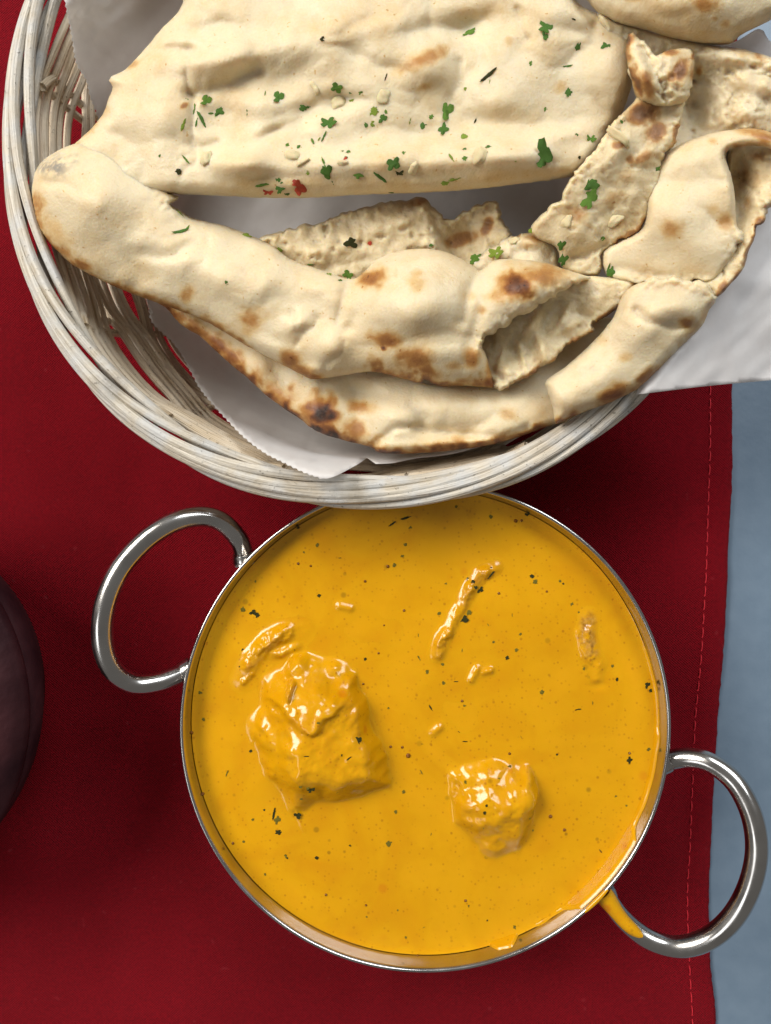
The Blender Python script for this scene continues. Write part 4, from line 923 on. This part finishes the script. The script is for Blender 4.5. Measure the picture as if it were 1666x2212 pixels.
# lower fold
B = Naan([(72, 448), (70, 400), (80, 364), (107, 336), (161, 311), (205, 313), (243, 326), (304, 362), (333, 390), (386, 424), (384, 432), (369, 441), (395, 458), (423, 473), (494, 490), (559, 516), (589, 531), (632, 562), (703, 586), (757, 603), (786, 588), (814, 560), (865, 542), (918, 537), (972, 548), (1018, 572), (1036, 585), (1061, 565), (1090, 560), (1123, 560), (1177, 568), (1230, 585), (1276, 600), (1248, 611), (1177, 650), (1136, 674), (1072, 717), (1041, 739), (1050, 765), (1057, 792), (1068, 833), (1050, 836), (1008, 834), (936, 832), (882, 821), (811, 803), (757, 808), (682, 819), (650, 808), (614, 789), (542, 752), (448, 696), (358, 660), (269, 628), (179, 585), (143, 560), (90, 503)],
    [(72, 430, .068), (161, 312, .0725), (333, 392, .071), (380, 430, .071), (423, 473, .0705), (559, 516, .070), (703, 586, .072), (865, 542, .0755), (1036, 585, .0765), (1123, 560, .078), (1270, 600, .0775), (1136, 674, .0795), (1041, 739, .0775), (1060, 832, .071), (936, 832, .0700), (757, 808, .0680), (614, 789, .0665), (448, 696, .064), (269, 628, .064), (143, 560, .066), (900, 680, .080), (500, 600, .0745), (220, 450, .0765), (1130, 620, .081)], 0.0062, 30, 'long puffed naan fold with scorched blisters and a sooty rounded tip',
    bumps=[(180, 400, 90, 70, 20, 1.6), (440, 580, 110, 50, 30, 1.4), (905, 640, 100, 78, -15, 3.8, 1.5), (1130, 620, 80, 52, -15, 3.6, 1.5), (715, 745, 44, 36, -35, 2.6, 1.4), (640, 700, 36, 26, -40, 2.0), (870, 770, 120, 34, 0, 1.2), (700, 630, 70, 26, 20, 1.2), (680, 800, 40, 14, 0, 1.0), (1030, 690, 14, 90, 15, -1.0)],
    creases=[([(760, 604), (738, 650), (728, 700), (745, 715)], 9, 2.6), ([(1032, 586), (1008, 640), (998, 690)], 10, 2.6), ([(632, 680), (640, 715), (676, 708), (688, 690)], 7, 1.8), ([(640, 745), (655, 720)], 6, 1.2), ([(705, 790), (735, 765), (745, 735)], 6, 1.5), ([(640, 790), (660, 800)], 6, 0.8), ([(500, 520), (580, 570), (680, 600)], 16, 0.9), ([(270, 350), (330, 420)], 14, 0.8)],
    spots=[(806, 600, 34, 20, -18, .56), (904, 614, 22, 16, 0, .22), (1119, 618, 40, 34, 0, .84), (1165, 595, 62, 26, 8, .46), (1085, 635, 30, 18, -10, .30), (833, 734, 34, 18, 5, .5), (897, 778, 34, 24, 20, .56), (925, 800, 28, 14, 20, .58), (1016, 774, 20, 22, 0, .48), (980, 790, 22, 12, 0, .34), (628, 778, 24, 20, 10, .52), (650, 800, 26, 16, 20, .5), (406, 635, 15, 20, 10, .34), (541, 690, 28, 24, 0, .40), (829, 752, 9, 5, 30, .8), (1040, 670, 10, 8, 0, .3), (1015, 640, 12, 10, 0, .12), (115, 500, 50, 24, 50, .18), (175, 570, 20, 9, 30, .5), (900, 590, 14, 9, 0, .15), (1060, 800, 16, 20, 0, .35)],
    edges=[([(75, 430), (90, 503), (143, 560), (179, 585)], 11, .40), ([(179, 585), (269, 628), (358, 660), (448, 696), (542, 752)], 8, .44), ([(811, 803), (882, 821), (936, 832), (1008, 834), (1068, 833)], 14, .70), ([(885, 824), (930, 832), (965, 830)], 8, 1.0), ([(1050, 836), (1068, 833)], 6, .8), ([(614, 789), (650, 808), (682, 819)], 9, .45)],
    soot=[(122, 360, 42, 20, -15, .9), (95, 352, 16, 20, 0, .4), (150, 350, 20, 10, 0, .5)], torn=[[(1240, 612), (1177, 650), (1136, 674), (1072, 717), (1041, 739)], [(333, 390), (386, 424), (369, 441)]], seed=23, und=.7, step=4.6)
pin = hexgrid(pout, 9)
V, T = cdt(pout, pin)
zp = paper_z(V[:, 0], V[:, 1])
for p in PIECES:      # the sheet sags under the bread that lies on it
    d = dist_poly(V[:, 0], V[:, 1], p.out, True); ins = inside_poly(V[:, 0], V[:, 1], p.out)
    lowz = p.height(V[:, 0], V[:, 1], np.where(ins, d, 0))[1] - 0.0012 + np.where(ins, 0, d * 0.00022)
    zp = np.where(d < 60, np.minimum(zp, lowz), np.where(ins, np.minimum(zp, lowz), zp))
liner = mesh('paper_liner', PXn(V[:, 0], V[:, 1], zp), T, M['paper'])
sm = liner.modifiers.new('thickness', 'SOLIDIFY'); sm.thickness = 0.00008; sm.offset = 0
tag(liner, 'crumpled white greaseproof paper with pinked edges lining the wicker basket', 'paper liner')

def surf(u, v, only=None):
    best = None
    for p in PIECES:
        if only is not None and p is not only: continue
        z = p.top_at(u, v)
        if z is not None and (best is None or z > best[0]): best = (z, p)
    return best
# ------------------------------------------------------------------ toppings on the naan
def normal_at(u, v, p):
    e = 5.0; z0 = p.top_at(u, v)
    zx = p.top_at(u + e, v); zy = p.top_at(u, v + e)
    zx = z0 if zx is None else zx; zy = z0 if zy is None else zy
    P0 = Vector(PX(u, v, z0)); n = (Vector(PX(u + e, v, zx)) - P0).cross(Vector(PX(u, v + e, zy)) - P0)
    if n.z < 0: n = -n
    n.normalize(); return n if n.z > 0.55 else (n + Vector((0, 0, 0.8))).normalized()
NAMES = {id(A): 'the largest folded naan', id(B): 'the long puffed naan fold', id(D): 'the long torn naan strip', id(I_): 'the small puffy torn bit', id(G): 'the deep crumb-side piece', id(E): 'the broad smooth naan', id(Fn): 'the uppermost corner naan', id(C1): 'the lowest naan', id(C2): 'the folded flap', id(B2): 'the hollow crumb', id(H1): 'the back strip', id(D2): 'the crust flap', id(E2): 'the curled end'}
def topping(name, me, u, v, size, ang, label, cat, group, zs=1.0, lift=0.0):
    hit = surf(u, v)
    if hit is None: return None
    z, p = hit; k = (HCAM - z) / F; n = normal_at(u, v, p)
    o = bpy.data.objects.new(name, me); COL.objects.link(o)
    from mathutils import Matrix
    q = Vector((0, 0, 1)).rotation_difference(n).to_matrix() @ Matrix.Rotation(math.radians(ang), 3, 'Z')
    o.rotation_euler = q.to_euler(); s = size * k; o.scale = (s, s, s * zs)
    o.location = Vector(PX(u, v, z)) + n * (lift * s - 0.00005)
    tag(o, label % NAMES[id(p)], cat, group); return o
HERBS = [(601, 210, 26, 70, 'leaf', 0), (573, 202, 12, 85, 'thin', 0), (654, 232, 20, 70, 'leaf', 0), (667, 230, 9, 20, 'bit', 0), (728, 190, 24, 0, 'leaf', 0), (710, 266, 30, 0, 'leaf', 0), (700, 295, 20, 60, 'thin', 0), (675, 303, 22, -70, 'thin', 0), (690, 300, 14, 50, 'thin', 2),
    (706, 372, 30, 80, 'leaf', 0), (700, 352, 22, -70, 'thin', 0), (752, 328, 10, 60, 'bit', 0), (740, 326, 6, 0, 'bit', 0), (774, 377, 20, -15, 'leaf', 0), (822, 383, 32, -40, 'thin', 0), (850, 354, 30, 40, 'leaf', 0), (863, 372, 16, 0, 'bit', 1), (827, 256, 18, 40, 'leaf', 0), (807, 240, 20, 20, 'bit', 2), (834, 242, 10, 10, 'bit', 0),
    (792, 270, 12, 30, 'bit', 0), (805, 268, 12, 80, 'bit', 2), (965, 240, 32, 80, 'leaf', 0), (958, 280, 24, 70, 'leaf', 0), (914, 271, 14, 10, 'bit', 0), (932, 252, 11, 40, 'bit', 0), (886, 262, 12, 80, 'thin', 2), (1029, 256, 20, 70, 'thin', 1), (1055, 163, 36, 35, 'thin', 1), (1058, 176, 9, 80, 'thin', 2), (1004, 192, 12, 70, 'bit', 2),
    (1003, 294, 22, 10, 'bit', 2), (1057, 317, 16, -15, 'leaf', 0), (1003, 322, 9, 40, 'bit', 0), (1004, 342, 11, 0, 'bit', 0), (975, 340, 20, -60, 'thin', 2), (962, 393, 16, 30, 'bit', 2), (982, 387, 26, 15, 'thin', 2), (1180, 58, 36, 70, 'leaf', 0), (1178, 78, 16, -60, 'leaf', 0), (1014, 70, 26, 15, 'leaf', 0), (1248, 102, 18, 50, 'leaf', 0), (1308, 98, 18, 20, 'leaf', 0),
    (1149, 137, 13, 0, 'bit', 0), (1226, 143, 18, 10, 'thin', 0), (1228, 200, 16, 80, 'bit', 0), (1178, 236, 9, 0, 'bit', 0), (1174, 332, 48, -70, 'leaf', 0), (1180, 345, 24, 60, 'leaf', 0), (1277, 300, 20, 0, 'leaf', 0), (1246, 291, 7, 0, 'bit', 0), (1252, 340, 8, 0, 'bit', 1), (1114, 348, 6, 0, 'bit', 2),
    (436, 258, 34, -60, 'thin', 0), (425, 264, 20, 75, 'thin', 0), (445, 217, 24, 60, 'leaf', 0), (474, 240, 22, 40, 'leaf', 0), (456, 245, 16, 10, 'thin', 0), (420, 235, 20, 80, 'thin', 0), (396, 270, 28, 70, 'thin', 2), (404, 214, 6, 0, 'bit', 0), (402, 345, 20, -50, 'thin', 0), (386, 370, 14, -20, 'bit', 1), (345, 337, 8, -50, 'bit', 0),
    (566, 400, 28, 10, 'thin', 0), (606, 406, 22, 50, 'leaf', 0), (601, 388, 10, 0, 'bit', 0), (621, 313, 9, 50, 'bit', 0), (646, 317, 10, -20, 'bit', 0), (834, 166, 14, 70, 'thin', 1), (697, 84, 11, 70, 'bit', 1), (534, 243, 11, 80, 'thin', 0), (620, 418, 10, 0, 'bit', 0), (845, 416, 12, 0, 'thin', 0), (1240, 42, 14, -10, 'thin', 1), (757, 200, 6, 0, 'bit', 0), (780, 202, 10, -30, 'bit', 0), (760, 216, 11, 10, 'bit', 2), (748, 340, 8, -50, 'bit', 0), (872, 330, 9, 20, 'bit', 0), (665, 373, 9, 80, 'bit', 2), (719, 395, 10, -70, 'thin', 0),
    (1274, 428, 40, 70, 'leaf', 0), (1279, 400, 28, 20, 'leaf', 0), (1270, 396, 16, 80, 'thin', 0), (1421, 364, 18, -60, 'bit', 0), (1213, 530, 20, 70, 'leaf', 0), (1217, 560, 24, 70, 'leaf', 0), (1302, 515, 10, 0, 'bit', 0), (1315, 578, 18, 75, 'thin', 0), (1320, 588, 20, 70, 'bit', 0), (1345, 262, 12, 0, 'bit', 0), (1147, 498, 12, 40, 'bit', 2),
    (1072, 547, 30, 0, 'leaf', 2), (1025, 560, 24, 50, 'leaf', 0), (1035, 552, 12, 0, 'bit', 0), (1113, 522, 16, 80, 'bit', 2), (758, 525, 26, 0, 'leaf', 1), (929, 527, 15, 0, 'bit', 0), (390, 500, 30, 20, 'thin', 0), (404, 494, 18, 60, 'thin', 0), (533, 510, 18, 0, 'bit', 2), (490, 611, 9, -60, 'bit', 0), (752, 594, 22, -10, 'leaf', 0), (711, 593, 10, 0, 'bit', 2), (735, 606, 10, 60, 'bit', 0), (600, 538, 24, -30, 'leaf', 2), (672, 572, 16, 0, 'thin', 0), (390, 462, 20, -40, 'thin', 2), (452, 480, 44, 8, 'thin', 2), (490, 486, 26, 5, 'thin', 2), (420, 470, 24, 30, 'thin', 2)]
HM = ['herb', 'herbd', 'herbp']; HW = ['green', 'dark', 'pale green']
KW = {'leaf': 'ragged %s herb leaf', 'thin': 'thin %s herb sliver', 'bit': 'tiny %s herb bit'}
LAND = [(646, 405, 'the red chili flake'), (915, 130, 'the brown oval blister'), (446, 341, 'the blocky garlic cube'), (829, 208, 'the rounded garlic lump'), (1036, 336, 'the knobbly garlic lump'), (1290, 40, 'the uppermost corner naan'), (1310, 250, 'the torn strip'), (893, 364, 'the pale garlic grain'), (732, 222, 'the flat garlic clump'), (600, 200, 'the long crease'), (1174, 332, 'the biggest herb leaf'), (1180, 58, 'the tall ragged leaf')]
LB = {id(B): [(393, 500, 'the torn notch'), (540, 520, 'the paper gap'), (750, 600, 'the scorched puff'), (480, 620, 'the tan freckles')], id(D): [(1275, 415, 'the paired big leaves'), (1215, 545, 'its lower torn end'), (1340, 280, 'the long garlic shaving'), (1420, 364, 'its browned rim')]}
for i, (u, v, s, a, k, m_) in enumerate(HERBS):
    w_ = KW[k] % HW[m_]
    hit = surf(u, v); near = ''
    if hit is not None:
        ll = LAND if hit[1] is A else LB.get(id(hit[1]))
        if ll:
            best = min([q for q in ll if math.hypot(q[0] - u, q[1] - v) > 6], key=lambda q: math.hypot(q[0] - u, q[1] - v)); near = ' by ' + best[2]
    topping('herb_leaf', leaf_mesh(k, i % 11, M['herbm' if m_ == 0 and i % 3 == 1 else HM[m_]]), u, v, s * 1.15, a, ('large ' if k == 'leaf' and s >= 28 else 'small ' if k == 'leaf' and s < 20 else '') + w_ + ' on %s' + near, 'herb', None if hit is None else ('%ss on %s' % (w_, NAMES[id(hit[1])])).replace('leafs', 'leaves'), zs=0.55)
for i, (u, v, s, a, sx, sy, w_) in enumerate([(446, 341, 34, 80, 1, .7, 'blocky chopped garlic cube in a fold of %s'), (829, 208, 30, 70, 1, .85, 'rounded garlic lump beside the brown blister on %s'), (632, 336, 32, -10, 1, .7, 'glossy oval garlic bit near the red chili on %s'), (655, 351, 32, 25, 1, .3, 'slim curved garlic shaving near the red chili on %s'), (1036, 336, 36, 60, 1, .85, 'knobbly garlic lump near the edge of %s'), (893, 364, 26, 70, 1, .7, 'small pale garlic grain near the edge of %s'), (732, 222, 36, 30, 1, .8, 'flat buttery garlic clump in the middle of %s'), (680, 190, 30, -60, 1, .4, 'pale garlic shaving high on %s'), (1336, 295, 60, -45, 1, .3, 'long pale garlic shaving at the inner edge of %s'), (1330, 476, 34, 30, 1, .6, 'translucent yellow garlic lump on %s'), (1110, 520, 22, 0, 1, .8, 'yellow garlic bit on %s'), (1225, 478, 30, 60, 1, .7, 'buttery garlic clump on %s'), (740, 352, 24, 0, 1, .5, 'thin garlic flake by the herb sliver on %s')]):
    topping('garlic_bit', nugget(i * 3.1, M['garlic'], sx, sy, .5), u, v, s, a, w_, 'garlic', 'minced garlic on the naan', lift=0.0)
for i, (u, v, s, a, w_) in enumerate([(648, 405, 36, -70, 'bright red chili flake at the edge of %s'), (640, 395, 20, 20, 'small red chili fleck against the larger flake on %s'), (580, 414, 22, 10, 'orange red chili fleck among herb bits on %s'), (746, 343, 10, 60, 'tiny red chili speck on %s'), (799, 525, 12, 0, 'rust red chili speck on %s')]):
    topping('chili_flake', leaf_mesh('leaf' if s > 15 else 'bit', 3 + i, M['chili']), u, v, s, a, w_, 'chili', 'chili flakes on the naan', zs=.7)

# ------------------------------------------------------------------ dark clay pot at the side
px, py, _ = PX(-420, 1543, 0.055); rp = 482 * (HCAM - 0.055) / F
pot = empty('clay_pot', None, 'dark brown round clay pot with domed lid standing on the red cloth', 'pot'); pot.location = (px, py, 0.001)
lathe('pot_body', [(0.0005, 0.0), (rp * .62, 0.0), (rp * .66, 0.002), (rp * .84, 0.018), (rp * .95, 0.036), (rp * .965, 0.046), (rp * .90, 0.050), (rp * .6, 0.050), (0.0005, 0.050)], M['clay'], pot, 128)
lid = lathe('lid', [(0.0005, 0.0506), (rp * .97, 0.0506), (rp * 0.995, 0.0520), (rp, 0.0540), (rp * .992, 0.0562), (rp * .94, 0.0595), (rp * .8, 0.066), (rp * .55, 0.073), (rp * .25, 0.077), (0.0005, 0.078)], M['clay'], pot, 128)
lathe('lid_knob', [(0.0005, 0.0775), (0.010, 0.0772), (0.008, 0.082), (0.013, 0.088), (0.012, 0.094), (0.0005, 0.097)], M['clay'], pot, 48)
